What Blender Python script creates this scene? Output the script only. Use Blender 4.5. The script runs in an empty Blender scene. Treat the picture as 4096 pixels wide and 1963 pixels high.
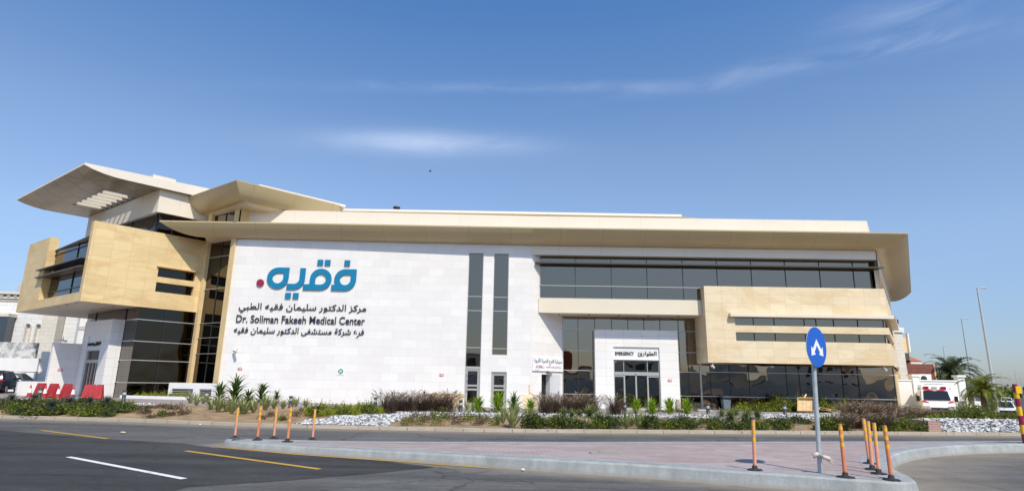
import bpy, math, random, unicodedata
from math import sin, cos, radians as R, pi
from mathutils import Vector, Matrix

S = bpy.context.scene
COL = S.collection
rnd = random.Random(7)

# ------------------------------------------------------------------ camera
CAM_H = 1.6
PITCH, ROLL, FPX = R(13.25), 0.0175, 2350.0
cd = bpy.data.cameras.new('camera'); cam = bpy.data.objects.new('camera', cd); COL.objects.link(cam)
cd.sensor_width = 36.0; cd.lens = FPX / 4096 * 36.0
cd.clip_start = 0.1; cd.clip_end = 6000
_F = Vector((0, cos(PITCH), sin(PITCH))); _U0 = Vector((0, -sin(PITCH), cos(PITCH))); _R0 = Vector((1, 0, 0))
_Rt = _R0 * cos(ROLL) + _U0 * sin(ROLL); _Up = -_R0 * sin(ROLL) + _U0 * cos(ROLL)
m = Matrix((( _Rt.x, _Up.x, -_F.x, 0), (_Rt.y, _Up.y, -_F.y, 0), (_Rt.z, _Up.z, -_F.z, CAM_H), (0, 0, 0, 1)))
cam.matrix_world = m
S.camera = cam

# ------------------------------------------------------------------ world, sun, exposure
SUN_EL, SUN_AZ = R(51), R(155)          # azimuth clockwise from +Y
w = bpy.data.worlds.new('World'); S.world = w; w.use_nodes = True
nt = w.node_tree; nt.nodes.clear(); N = nt.nodes; L = nt.links
def nd(tree, typ, **kw):
    n = tree.nodes.new(typ)
    for k, v in kw.items():
        if k.startswith('i_'):
            key = k[2:]; key = int(key) if key.isdigit() else key
            n.inputs[key].default_value = v
        else: setattr(n, k, v)
    return n
out = nd(nt, 'ShaderNodeOutputWorld'); bg = nd(nt, 'ShaderNodeBackground')
sky = nd(nt, 'ShaderNodeTexSky', sky_type='NISHITA', sun_disc=False, sun_elevation=SUN_EL, sun_rotation=SUN_AZ,
         air_density=1.0, dust_density=0.7, ozone_density=3.2, altitude=0)
bg.inputs['Strength'].default_value = 0.15
tc = nd(nt, 'ShaderNodeTexCoord')
def ray(px, py):
    d = _Rt * ((px - 2048) / FPX) + _Up * ((981.5 - py) / FPX) + _F
    return d.normalized()
def math_n(op, a, b=None, clamp=False):
    n = nd(nt, 'ShaderNodeMath', operation=op, use_clamp=clamp)
    for i, v in enumerate((a, b)):
        if v is None: continue
        if isinstance(v, (int, float)): n.inputs[i].default_value = v
        else: L.new(v, n.inputs[i])
    return n.outputs[0]
def dotn(vec):
    n = nd(nt, 'ShaderNodeVectorMath', operation='DOT_PRODUCT'); L.new(tc.outputs['Generated'], n.inputs[0]); n.inputs[1].default_value = vec
    return n.outputs['Value']
def cloud_band(p0, p1, half_w, amp):
    """thin cloud lying along the great circle between two sky directions"""
    a, b = p0, p1; nrm = a.cross(b).normalized(); mid = (a + b).normalized(); tan = nrm.cross(mid)
    hl = math.acos(max(-1, min(1, a.dot(b)))) / 2
    across = math_n('DIVIDE', dotn(nrm), half_w); across = math_n('MULTIPLY', across, across)
    along = math_n('DIVIDE', dotn(tan), hl); along = math_n('MULTIPLY', along, along)
    s = math_n('ADD', across, along)
    return math_n('MULTIPLY', math_n('POWER', 2.718, math_n('MULTIPLY', s, -1.0)), amp)
mp = nd(nt, 'ShaderNodeMapping'); L.new(tc.outputs['Generated'], mp.inputs['Vector']); mp.inputs['Scale'].default_value = (3.2, 3.2, 14.0)
mp.inputs['Rotation'].default_value = (0, 0.12, 0)
no = nd(nt, 'ShaderNodeTexNoise', i_Scale=2.2, i_Detail=9.0, i_Roughness=0.62, i_Distortion=0.5); L.new(mp.outputs[0], no.inputs['Vector'])
wisp = math_n('MULTIPLY', math_n('SUBTRACT', no.outputs['Fac'], 0.34), 3.0, True)
masks = [cloud_band(ray(1330, 560), ray(2080, 585), 0.018, .68), cloud_band(ray(2650, 355), ray(4150, 90), 0.013, 0.26),
         cloud_band(ray(1350, 345), ray(2900, 350), 0.009, 0.2), cloud_band(ray(3300, 120), ray(3900, 30), 0.03, 0.25)]
tot = masks[0]
for k in masks[1:]: tot = math_n('ADD', tot, k)
soft = math_n('MULTIPLY', masks[0], math_n('ADD', math_n('MULTIPLY', wisp, 0.4), 0.45))
tot = math_n('SUBTRACT', tot, masks[0])
fac = math_n('MULTIPLY', math_n('ADD', math_n('MULTIPLY', tot, wisp), soft), 0.5, True)
mx = nd(nt, 'ShaderNodeMixRGB'); L.new(fac, mx.inputs[0]); L.new(sky.outputs[0], mx.inputs[1]); mx.inputs[2].default_value = (8.2, 8.6, 9.6, 1)
tint = nd(nt, 'ShaderNodeMixRGB', blend_type='MULTIPLY', i_0=1.0); L.new(sky.outputs[0], tint.inputs[1]); sx_ = nd(nt, 'ShaderNodeSeparateXYZ'); L.new(tc.outputs['Generated'], sx_.inputs[0]); rp = nd(nt, 'ShaderNodeValToRGB'); L.new(sx_.outputs['Z'], rp.inputs[0]); el_ = rp.color_ramp.elements; el_.new(.5); el_.new(.5); el_.new(.5)
for e_, (p_, c_) in zip(el_, [(0, (.58, .60, .72)), (.1, (.74, .76, .86)), (.22, (1.05, 1.02, 1.04)), (.36, (1.10, 1.09, 1.10)), (.60, (.62, .97, 1.24))]): e_.position = p_; e_.color = (*c_, 1)
L.new(rp.outputs[0], tint.inputs[2]); L.new(tint.outputs[0], mx.inputs[1])
L.new(mx.outputs[0], bg.inputs['Color']); L.new(bg.outputs[0], out.inputs['Surface'])

sl = bpy.data.lights.new('sun', 'SUN'); sun = bpy.data.objects.new('sun', sl); COL.objects.link(sun)
sl.energy = 4.3; sl.angle = R(0.55); sl.color = (1.0, 0.92, 0.785)
sdir = Vector((sin(SUN_AZ) * cos(SUN_EL), cos(SUN_AZ) * cos(SUN_EL), sin(SUN_EL)))
sun.rotation_euler = sdir.to_track_quat('Z', 'Y').to_euler(); sun.location = sdir * 80
S.view_settings.view_transform = 'Standard'; S.view_settings.look = 'None'
S.view_settings.exposure = 0.05; S.view_settings.gamma = 1.0

# ------------------------------------------------------------------ materials
def new_mat(name):
    mt = bpy.data.materials.new(name); mt.use_nodes = True
    t = mt.node_tree; b = t.nodes['Principled BSDF']
    return mt, t, b
def mixrgb(t, fac, a, b, blend='MIX'):
    n = nd(t, 'ShaderNodeMixRGB', blend_type=blend)
    for i, v in enumerate((fac, a, b)):
        if hasattr(v, 'is_linked') or hasattr(v, 'links'): t.links.new(v, n.inputs[i])
        elif isinstance(v, (int, float)): n.inputs[i].default_value = v
        else: n.inputs[i].default_value = (*v, 1)
    return n.outputs[0]
def noise(t, scale, detail=4, rough=.55, coord='Object', vscale=None, dist=0):
    c = nd(t, 'ShaderNodeTexCoord'); src = c.outputs[coord]
    if vscale:
        mpp = nd(t, 'ShaderNodeMapping'); mpp.inputs['Scale'].default_value = vscale; t.links.new(src, mpp.inputs[0]); src = mpp.outputs[0]
    n = nd(t, 'ShaderNodeTexNoise', i_Scale=scale, i_Detail=float(detail), i_Roughness=rough, i_Distortion=float(dist)); t.links.new(src, n.inputs['Vector'])
    return n.outputs['Fac']
def ramp(t, fac, stops):
    n = nd(t, 'ShaderNodeValToRGB'); t.links.new(fac, n.inputs[0]); e = n.color_ramp.elements
    while len(e) < len(stops): e.new(.5)
    for el, (p, c) in zip(e, stops): el.position = p; el.color = (*c, 1) if not isinstance(c, (int, float)) else (c, c, c, 1)
    return n.outputs[0]
def plain(name, col, rough=.6, metal=0.0, spec=.5, var=.06, vs=3.0, bump=0):
    mt, t, b = new_mat(name)
    f = noise(t, vs, 5)
    c = ramp(t, f, [(.3, tuple(x * (1 - var) for x in col)), (.7, tuple(min(1, x * (1 + var)) for x in col))])
    t.links.new(c, b.inputs['Base Color']); b.inputs['Roughness'].default_value = rough; b.inputs['Metallic'].default_value = metal
    b.inputs['Specular IOR Level'].default_value = spec
    if bump:
        bn = nd(t, 'ShaderNodeBump', i_Strength=bump, i_Distance=.02); t.links.new(noise(t, vs * 12, 6), bn.inputs['Height']); t.links.new(bn.outputs[0], b.inputs['Normal'])
    return mt
def tiles(name, c1, c2, joint, bw, bh, offset=.0, ms=.008, rough=.55, vein=None, veinc=None):
    mt, t, b = new_mat(name)
    c = nd(t, 'ShaderNodeTexCoord')
    br = nd(t, 'ShaderNodeTexBrick', offset=offset, squash=1.0)
    br.inputs['Scale'].default_value = 1.0; br.inputs['Brick Width'].default_value = bw; br.inputs['Row Height'].default_value = bh
    br.inputs['Mortar Size'].default_value = ms; br.inputs['Mortar Smooth'].default_value = .2; br.inputs['Bias'].default_value = 0
    br.inputs['Color1'].default_value = (*c1, 1); br.inputs['Color2'].default_value = (*c2, 1); br.inputs['Mortar'].default_value = (*joint, 1)
    t.links.new(c.outputs['UV'], br.inputs['Vector'])
    col = br.outputs['Color']
    if vein:
        f = noise(t, vein, 7, .65, 'UV', (1, 2.5, 1), 1.2)
        col = mixrgb(t, ramp(t, f, [(.45, 0.0), (.62, .55), (.7, 0.1)]), col, veinc)
    f2 = noise(t, .5, 5, .6, 'UV')
    col = mixrgb(t, .35, col, ramp(t, f2, [(.35, (.86, .86, .86)), (.65, (1, 1, 1))]), 'MULTIPLY')
    t.links.new(col, b.inputs['Base Color']); b.inputs['Roughness'].default_value = rough
    bn = nd(t, 'ShaderNodeBump', i_Strength=.25, i_Distance=.01, invert=True); t.links.new(br.outputs['Fac'], bn.inputs['Height']); t.links.new(bn.outputs[0], b.inputs['Normal'])
    return mt
def glass(name, tint, rough=.015, wave=.02, metal=1.0):
    mt, t, b = new_mat(name)
    b.inputs['Base Color'].default_value = (*tint, 1); b.inputs['Metallic'].default_value = metal; b.inputs['Roughness'].default_value = rough
    bn = nd(t, 'ShaderNodeBump', i_Strength=wave, i_Distance=.35); t.links.new(noise(t, .55, 1, .4), bn.inputs['Height']); t.links.new(bn.outputs[0], b.inputs['Normal'])
    return mt
def leafmat(name, dark, light, rough=.5, sc=5, trans=.0):
    mt, t, b = new_mat(name)
    f = noise(t, sc, 3, .6)
    t.links.new(ramp(t, f, [(.35, dark), (.65, light)]), b.inputs['Base Color']); b.inputs['Roughness'].default_value = rough
    b.inputs['Specular IOR Level'].default_value = .35
    if trans:
        tr = nd(t, 'ShaderNodeBsdfTranslucent'); tr.inputs[0].default_value = (*[min(1, x * 1.3) for x in light], 1)
        mxs = nd(t, 'ShaderNodeMixShader'); mxs.inputs[0].default_value = trans
        t.links.new(b.outputs[0], mxs.inputs[1]); t.links.new(tr.outputs[0], mxs.inputs[2]); t.links.new(mxs.outputs[0], t.nodes['Material Output'].inputs['Surface'])
    return mt

M = {}
M['white_stone'] = tiles('white_stone', (.84, .815, .775), (.775, .745, .71), (.64, .605, .57), 1.09, .545, .5, .007, .45)
M['white_stone2'] = tiles('white_stone_portal', (.835, .815, .78), (.805, .78, .745), (.56, .54, .51), 1.25, .56, .0, .008, .45)
M['sand_stone'] = tiles('sand_stone', (.80, .61, .315), (.73, .55, .28), (.54, .40, .2), 1.07, .60, .0, .008, .6, .35, (.60, .38, .15))
M['sand_plain'] = plain('sand_column', (.74, .55, .29), .6, var=.08, vs=1.2)
M['cream'] = plain('cream_panel', (.76, .67, .52), .42, var=.025, vs=.6)
M['eave'] = tiles('eave_metal', (.52, .415, .235), (.505, .40, .225), (.33, .255, .15), 2.9, 40.0, .0, .012, .32)
M['soffit'] = plain('soffit_panel', (.66, .58, .46), .5, var=.03, vs=.8)
M['parapet'] = tiles('parapet_panel', (.80, .72, .60), (.79, .71, .59), (.55, .48, .4), 2.9, 20.0, 0, .006, .5)
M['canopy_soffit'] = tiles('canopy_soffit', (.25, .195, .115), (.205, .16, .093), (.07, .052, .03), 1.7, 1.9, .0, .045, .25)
M['recess'] = plain('recess_shade', (.20, .16, .10), .6)  # shade inside the slatted canopy opening, put into the colour of its faces
M['glass'] = glass('bronze_glass', (.20, .175, .14))
M['glass_dark'] = glass('dark_bronze_glass', (.125, .112, .095), wave=.05)
M['glass_night'] = glass('blue_black_glass', (.095, .10, .115), wave=.03)
M['bronze'] = plain('bronze_metal', (.10, .085, .07), .4, .4)
M['sand_pale'] = tiles('pale_sand_stone', (.82, .685, .465), (.75, .62, .41), (.55, .43, .27), 1.07, .60, .0, .008, .6, .35, (.66, .46, .22))
M['glass_hall'] = glass('dark_hall_glass', (.055, .048, .04), wave=.12)
M['glass_warp'] = glass('street_level_glass', (.235, .205, .17), wave=.07)
M['glass_blue'] = glass('blue_grey_glass', (.14, .15, .17), wave=.03)
M['alu'] = plain('aluminium_frame', (.50, .49, .44), .4, .5, var=.03)
M['mull'] = plain('dark_mullion', (.045, .045, .045), .4, .3)
M['steel'] = plain('galvanised_steel', (.50, .53, .53), .5, .35, var=.12, vs=9)
M['white_paint'] = plain('white_paint', (.80, .79, .77), .5, var=.03)
M['white_render'] = plain('white_render', (.78, .77, .75), .8, var=.05, vs=1.5)
M['grey_render'] = plain('grey_render', (.50, .49, .47), .8, var=.08)
M['black'] = plain('black_paint', (.015, .015, .018), .35)
M['rubber'] = plain('black_rubber', (.02, .02, .022), .8)
M['dark_letter'] = plain('charcoal_letter', (.028, .034, .042), .4)
M['logo_blue'] = plain('logo_blue', (.0, .19, .355), .4, var=.03)
M['logo_red'] = plain('logo_red', (.30, .012, .05), .4, var=.03)
M['letter_white'] = plain('letter_white', (.62, .60, .57), .4)
M['sign_blue'] = plain('sign_blue', (.0, .10, .52), .35, var=.02)
M['sign_white'] = plain('sign_white', (.82, .82, .82), .4, var=.02)
M['red'] = plain('red_plastic', (.40, .028, .03), .4, var=.14, vs=4)
M['sign_red'] = plain('sign_red', (.55, .02, .03), .4)
M['sign_green'] = plain('sign_green', (.01, .22, .08), .4)
M['orange'] = plain('faded_orange_plastic', (.72, .235, .115), .55, var=.12, vs=5)
M['orange2'] = plain('pink_faded_plastic', (.80, .34, .215), .6, var=.10, vs=5)
M['yellow'] = plain('yellow_reflective', (.82, .50, .01), .45, var=.08, vs=6)
M['wood'] = plain('pale_timber', (.60, .42, .21), .7, var=.18, vs=6)
M['ply'] = plain('plywood', (.66, .52, .33), .7, var=.08, vs=3)
M['terracotta'] = plain('terracotta_tile', (.38, .13, .06), .8, var=.2, vs=6)
M['neigh_stone'] = tiles('limestone_neighbour', (.72, .67, .58), (.66, .61, .52), (.5, .46, .4), .7, .35, .5, .012, .7)
M['neigh_white'] = tiles('white_cladding', (.76, .75, .73), (.72, .71, .69), (.55, .54, .52), 1.2, .4, .5, .02, .7)
M['bin_grey'] = plain('bin_plastic', (.17, .21, .25), .5)
M['bollard'] = plain('bollard_grey', (.035, .045, .05), .45)
M['clear'] = plain('clear_lens', (.55, .55, .5), .2)
M['chrome'] = plain('bright_metal', (.6, .6, .6), .25, .9)
M['car_white'] = plain('white_car_paint', (.78, .78, .78), .25, var=.02)
M['car_black'] = plain('black_car_paint', (.012, .013, .018), .18, var=.05)
M['carglass'] = glass('car_glass', (.05, .055, .06), .05, 0, .6)
M['lens_red'] = plain('red_lens', (.35, .01, .03), .2)
M['brick_red'] = tiles('brick_edging', (.40, .22, .18), (.34, .18, .15), (.45, .38, .33), .22, .09, .5, .01, .85)
M['trunk'] = plain('palm_trunk', (.16, .11, .07), .9, var=.35, vs=9, bump=.8)
M['palm'] = leafmat('palm_leaf', (.045, .065, .03), (.12, .15, .07), sc=2, trans=.15)
M['leaf_dark'] = leafmat('hedge_leaf', (.048, .07, .009), (.155, .185, .02), sc=3, trans=.15)
M['leaf_deep'] = leafmat('deep_leaf', (.022, .04, .008), (.09, .118, .022), sc=3, trans=.1)
M['leaf_mid'] = leafmat('shrub_leaf', (.06, .085, .010), (.20, .225, .022), sc=4, trans=.2)
M['leaf_bright'] = leafmat('bright_leaf', (.12, .15, .012), (.36, .37, .035), sc=5, trans=.25)
M['leaf_strap'] = leafmat('strap_leaf', (.035, .07, .012), (.12, .19, .035), sc=4, trans=.2)
M['leaf_lime'] = leafmat('lime_strap_leaf', (.10, .20, .01), (.30, .42, .03), sc=5, trans=.3)
M['leaf_var'] = leafmat('variegated_leaf', (.12, .17, .06), (.42, .42, .17), sc=9, trans=.15)
M['leaf_yucca'] = leafmat('yucca_leaf', (.05, .085, .03), (.25, .27, .08), sc=7, trans=.1)
M['leaf_grey'] = leafmat('grey_yucca_leaf', (.05, .07, .05), (.14, .17, .13), sc=7)
M['leaf_purple'] = leafmat('purple_leaf', (.045, .014, .04), (.13, .05, .09), sc=7)
M['leaf_brown'] = leafmat('bronze_shrub_leaf', (.07, .05, .025), (.17, .12, .06), sc=5)
M['grass'] = leafmat('fountain_grass_blade', (.045, .028, .018), (.13, .085, .05), .8, sc=4, trans=.1)
M['plume'] = leafmat('fountain_grass_plume', (.17, .115, .08), (.42, .31, .22), .9, sc=6, trans=.2)

# asphalt with worn patches, tyre marks and dust (vertex attribute "dust")
def asphalt(name, base, dusty=True):
    mt, t, b = new_mat(name)
    big = noise(t, .22, 6, .6, dist=.6); fine = noise(t, 55, 3, .8); mid = noise(t, 2.2, 6, .7, vscale=(1, 2.2, 1), dist=.8)
    c = ramp(t, big, [(.3, tuple(x * .78 for x in base)), (.7, tuple(x * 1.25 for x in base))])
    c = mixrgb(t, .6, c, ramp(t, mid, [(.35, (.72,) * 3), (.65, (1.2,) * 3)]), 'MULTIPLY')
    trk = noise(t, 1.0, 5, .65, vscale=(.10, 1.5, 1), dist=.5); c = mixrgb(t, .7, c, ramp(t, trk, [(.36, (.62,) * 3), (.5, (1.0,) * 3), (.66, (1.25,) * 3)]), 'MULTIPLY')
    spot = noise(t, 9, 4, .6); c = mixrgb(t, .5, c, ramp(t, spot, [(.3, (.75,) * 3), (.62, (1.1,) * 3), (.72, (1.6,) * 3)]), 'MULTIPLY')
    c = mixrgb(t, .55, c, ramp(t, fine, [(.3, (.55,) * 3), (.7, (1.5,) * 3)]), 'MULTIPLY')
    cm = nd(t, 'ShaderNodeTexCoord'); cw = nd(t, 'ShaderNodeTexNoise', i_Scale=1.1, i_Detail=4.0); t.links.new(cm.outputs['Object'], cw.inputs['Vector'])
    wv = nd(t, 'ShaderNodeVectorMath', operation='MULTIPLY_ADD'); t.links.new(cw.outputs['Color'], wv.inputs[0]); wv.inputs[1].default_value = (1.2, 1.2, 0); t.links.new(cm.outputs['Object'], wv.inputs[2])
    vo = nd(t, 'ShaderNodeTexVoronoi', feature='DISTANCE_TO_EDGE', i_Scale=.26); t.links.new(wv.outputs[0], vo.inputs['Vector'])
    c = mixrgb(t, ramp(t, vo.outputs['Distance'], [(0, .55), (.006, .4), (.012, 0.0)]), c, (.03, .03, .03))
    oil = noise(t, .7, 3, .5, vscale=(.8, 1.6, 1)); c = mixrgb(t, ramp(t, oil, [(.68, 0.0), (.74, .55)]), c, (.04, .038, .036))
    if dusty:
        at = nd(t, 'ShaderNodeAttribute', attribute_name='dust'); dn = noise(t, 1.6, 7, .7, dist=.4)
        mm = nd(t, 'ShaderNodeMath', operation='MULTIPLY'); t.links.new(at.outputs['Fac'], mm.inputs[0]); t.links.new(ramp(t, dn, [(.25, 0.35), (.6, 1.0)]), mm.inputs[1])
        c = mixrgb(t, mm.outputs[0], c, (.30, .25, .19))
    t.links.new(c, b.inputs['Base Color']); b.inputs['Roughness'].default_value = .88; b.inputs['Specular IOR Level'].default_value = .25
    bn = nd(t, 'ShaderNodeBump', i_Strength=.35, i_Distance=.01); t.links.new(fine, bn.inputs['Height']); t.links.new(bn.outputs[0], b.inputs['Normal'])
    return mt
M['asphalt'] = asphalt('asphalt', (.108, .105, .10))
M['asphalt_new'] = asphalt('new_asphalt', (.048, .047, .046), False)
M['asphalt_far'] = asphalt('far_asphalt', (.085, .082, .078), False)
def worn_paint(name, col, under):
    mt, t, b = new_mat(name)
    f = noise(t, 7, 8, .75)
    t.links.new(mixrgb(t, ramp(t, f, [(.34, 0.0), (.46, 1.0)]), under, col), b.inputs['Base Color']); b.inputs['Roughness'].default_value = .7
    return mt
M['paint_white'] = worn_paint('road_paint_white', (.72, .72, .70), (.3, .3, .29))
M['paint_yellow'] = worn_paint('road_paint_yellow', (.50, .29, .03), (.17, .13, .08))
M['concrete'] = plain('kerb_concrete', (.335, .36, .355), .85, var=.16, vs=1.8, bump=.3)
M['kerb_far'] = tiles('dusty_kerb', (.43, .37, .29), (.36, .31, .24), (.20, .17, .13), .95, 3.0, 0, .02, .9, .8, (.30, .25, .18))
def kerb_mat(name, base):
    mt, t, b = new_mat(name)
    big = noise(t, 1.6, 6, .65); st = noise(t, 2.0, 5, .7, vscale=(2.2, 2.2, .12), dist=.3); fine = noise(t, 30, 4, .7)
    c = ramp(t, big, [(.3, tuple(x * .8 for x in base)), (.7, tuple(x * 1.15 for x in base))])
    c = mixrgb(t, .45, c, ramp(t, st, [(.35, (.72,) * 3), (.52, (1.0,) * 3), (.68, (1.35,) * 3)]), 'MULTIPLY'); c = mixrgb(t, .4, c, ramp(t, fine, [(.3, (.8,) * 3), (.7, (1.2,) * 3)]), 'MULTIPLY')
    sp = nd(t, 'ShaderNodeSeparateXYZ'); co = nd(t, 'ShaderNodeTexCoord'); t.links.new(co.outputs['Object'], sp.inputs[0])
    c = mixrgb(t, ramp(t, sp.outputs['Z'], [(.0, .75), (.035, .45), (.07, 0.0)]), c, (.30, .26, .20))       # sand caked along the foot
    t.links.new(c, b.inputs['Base Color']); b.inputs['Roughness'].default_value = .85
    bn = nd(t, 'ShaderNodeBump', i_Strength=.4, i_Distance=.01); t.links.new(fine, bn.inputs['Height']); t.links.new(bn.outputs[0], b.inputs['Normal'])
    return mt
M['concrete'] = kerb_mat('kerb_concrete', (.335, .35, .34))
M['soil'] = plain('sandy_soil', (.285, .19, .10), .95, var=.32, vs=2.2, bump=.6)
M['sand_ground'] = plain('sand_ground', (.36, .28, .19), .95, var=.15, vs=.3)
M['pavers'] = tiles('pink_pavers', (.40, .305, .28), (.32, .245, .225), (.25, .20, .19), .2, .1, .5, .009, .85, .5, (.46, .41, .39))
M['pavers_grey'] = tiles('grey_pavers', (.36, .37, .37), (.30, .29, .29), (.24, .23, .22), .2, .1, .5, .007, .85)
M['apron'] = tiles('apron_pavers', (.34, .27, .25), (.24, .215, .21), (.26, .22, .2), .9, .45, .5, .02, .8)
def stone_mat():
    mt, t, b = new_mat('white_pebble')
    at = nd(t, 'ShaderNodeAttribute', attribute_name='tone')
    t.links.new(ramp(t, at.outputs['Fac'], [(0, (.10, .10, .10)), (.34, (.20, .20, .20)), (.52, (.50, .49, .475)), (1, (.74, .73, .705))]), b.inputs['Base Color'])
    b.inputs['Roughness'].default_value = .6
    return mt
M['pebble'] = stone_mat()
M['pebble_bed'] = plain('pebble_bed', (.10, .095, .09), .95)

# ------------------------------------------------------------------ object helpers
def tag(o, label=None, cat=None, group=None, kind=None):
    if label: o['label'] = label
    if cat: o['category'] = cat
    if group: o['group'] = group
    if kind: o['kind'] = kind
    return o
def thing(name, label, cat, loc=(0, 0, 0), rz=0.0, group=None):
    o = bpy.data.objects.new(name, None); COL.objects.link(o); o.empty_display_size = .2
    o.location = loc; o.rotation_euler = (0, 0, rz)
    return tag(o, label, cat, group)
class MB:
    """collects faces; build() links them as one mesh object"""
    def __init__(s): s.v = []; s.f = []; s.uv = []; s.mi = []; s.sm = []; s.cur = 0; s.smooth = False
    def face(s, pts, uv=None):
        i = len(s.v); s.v += [tuple(p) for p in pts]; s.f.append(tuple(range(i, i + len(pts)))); s.mi.append(s.cur); s.uv.append(uv); s.sm.append(s.smooth)
    def grid(s, rows, close=False):
        """rows: list of equally long point lists, joined by quads with shared vertices"""
        n = len(rows[0]); i0 = len(s.v)
        for r in rows: s.v += [tuple(p) for p in r]
        for a in range(len(rows) - 1):
            for b in range(n if close else n - 1):
                b2 = (b + 1) % n
                s.f.append((i0 + a * n + b, i0 + a * n + b2, i0 + (a + 1) * n + b2, i0 + (a + 1) * n + b)); s.mi.append(s.cur); s.uv.append(None); s.sm.append(s.smooth)
    def hexa(s, p):      # 8 points: bottom 4 (ccw), top 4
        for q in ((3, 2, 1, 0), (4, 5, 6, 7), (0, 1, 5, 4), (1, 2, 6, 5), (2, 3, 7, 6), (3, 0, 4, 7)): s.face([p[k] for k in q])
    def box(s, x0, x1, y0, y1, z0, z1):
        s.hexa([(x0, y0, z0), (x1, y0, z0), (x1, y1, z0), (x0, y1, z0), (x0, y0, z1), (x1, y0, z1), (x1, y1, z1), (x0, y1, z1)])
    def fbox(s, fr, u0, u1, d0, d1, z0, z1):
        P = fr.P
        s.hexa([P(u0, d0, z0), P(u1, d0, z0), P(u1, d1, z0), P(u0, d1, z0), P(u0, d0, z1), P(u1, d0, z1), P(u1, d1, z1), P(u0, d1, z1)])
    def prism(s, poly, z0, z1, caps=True):   # poly: list of xy (ccw)
        n = len(poly)
        for i in range(n):
            a, b = poly[i], poly[(i + 1) % n]; s.face([(*a, z0), (*b, z0), (*b, z1), (*a, z1)])
        if caps: s.face([(*p, z1) for p in poly]); s.face([(*p, z0) for p in reversed(poly)])
    def tube(s, pts, rad, n=10, caps=True):
        pts = [Vector(p) for p in pts]; rows = []
        if isinstance(rad, (int, float)): rad = [rad] * len(pts)
        up = Vector((0, 0, 1))
        for i, p in enumerate(pts):
            d = (pts[min(i + 1, len(pts) - 1)] - pts[max(i - 1, 0)]).normalized()
            a = d.cross(up if abs(d.z) < .95 else Vector((1, 0, 0))).normalized(); b = d.cross(a)
            rows.append([p + (a * cos(2 * pi * k / n) + b * sin(2 * pi * k / n)) * rad[i] for k in range(n)])
        sm = s.smooth; s.smooth = n > 5; s.grid(rows, True); s.smooth = sm
        if caps: s.face(list(reversed(rows[0]))); s.face(rows[-1])
    def lathe(s, prof, c=(0, 0, 0), n=16):
        rows = [[(c[0] + r * cos(2 * pi * k / n), c[1] + r * sin(2 * pi * k / n), c[2] + z) for k in range(n)] for r, z in prof]
        sm = s.smooth; s.smooth = True; s.grid(rows, True); s.smooth = sm
        if prof[0][0] > 1e-4: s.face(list(reversed(rows[0])))
        if prof[-1][0] > 1e-4: s.face(rows[-1])
    def build(s, name, mats, parent=None, local=False):
        me = bpy.data.meshes.new(name)
        off = Vector((0, 0, 0))
        if parent is not None and not local:
            off = Vector(parent.location)
            if parent.parent is not None: off = off + Vector(parent.parent.location)
        me.from_pydata([(x - off.x, y - off.y, z - off.z) for x, y, z in s.v], [], s.f)
        uvl = me.uv_layers.new(name='UVMap'); data = [0.0] * (2 * len(me.loops)); li = 0
        for fi, f in enumerate(s.f):
            pts = [s.v[k] for k in f]
            if s.uv[fi]: uvs = s.uv[fi]
            else:
                nn = Vector((0, 0, 0))
                for k in range(len(pts)):
                    a, b = pts[k], pts[(k + 1) % len(pts)]
                    nn += Vector(((a[1] - b[1]) * (a[2] + b[2]), (a[2] - b[2]) * (a[0] + b[0]), (a[0] - b[0]) * (a[1] + b[1])))
                if nn.length > 0: nn.normalize()
                if abs(nn.z) > .75: uvs = [(p[0], p[1]) for p in pts]
                else:
                    h = math.hypot(nn.x, nn.y) or 1; tx, ty = -nn.y / h, nn.x / h
                    uvs = [(p[0] * tx + p[1] * ty, p[2]) for p in pts]
            for q in uvs: data[li] = q[0]; data[li + 1] = q[1]; li += 2
        uvl.data.foreach_set('uv', data)
        if not isinstance(mats, (list, tuple)): mats = [mats]
        for mm in mats: me.materials.append(mm)
        me.polygons.foreach_set('material_index', s.mi); me.polygons.foreach_set('use_smooth', s.sm)
        me.update()
        o = bpy.data.objects.new(name, me); COL.objects.link(o)
        if parent is not None: o.parent = parent
        return o
def dup(root, loc, rz=None, label=None, group=None, scale=None):
    def cp(o, par):
        c = o.copy(); COL.objects.link(c)
        if par is not None: c.parent = par
        for ch in list(o.children): cp(ch, c)
        return c
    r = cp(root, None); r.location = loc
    if rz is not None: r.rotation_euler = (0, 0, rz)
    if scale: r.scale = (scale,) * 3 if isinstance(scale, (int, float)) else scale
    if label: r['label'] = label
    if group: r['group'] = group
    return r
class Frame:
    """vertical facade frame: u along the wall, d into the building, z up"""
    def __init__(s, o, ang): s.o = o; s.a = R(ang); s.t = (cos(s.a), sin(s.a)); s.n = (-sin(s.a), cos(s.a))
    def P(s, u, d, z): return (s.o[0] + s.t[0] * u + s.n[0] * d, s.o[1] + s.t[1] * u + s.n[1] * d, z)
    def xy(s, u, d=0): return s.P(u, d, 0)[:2]
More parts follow.
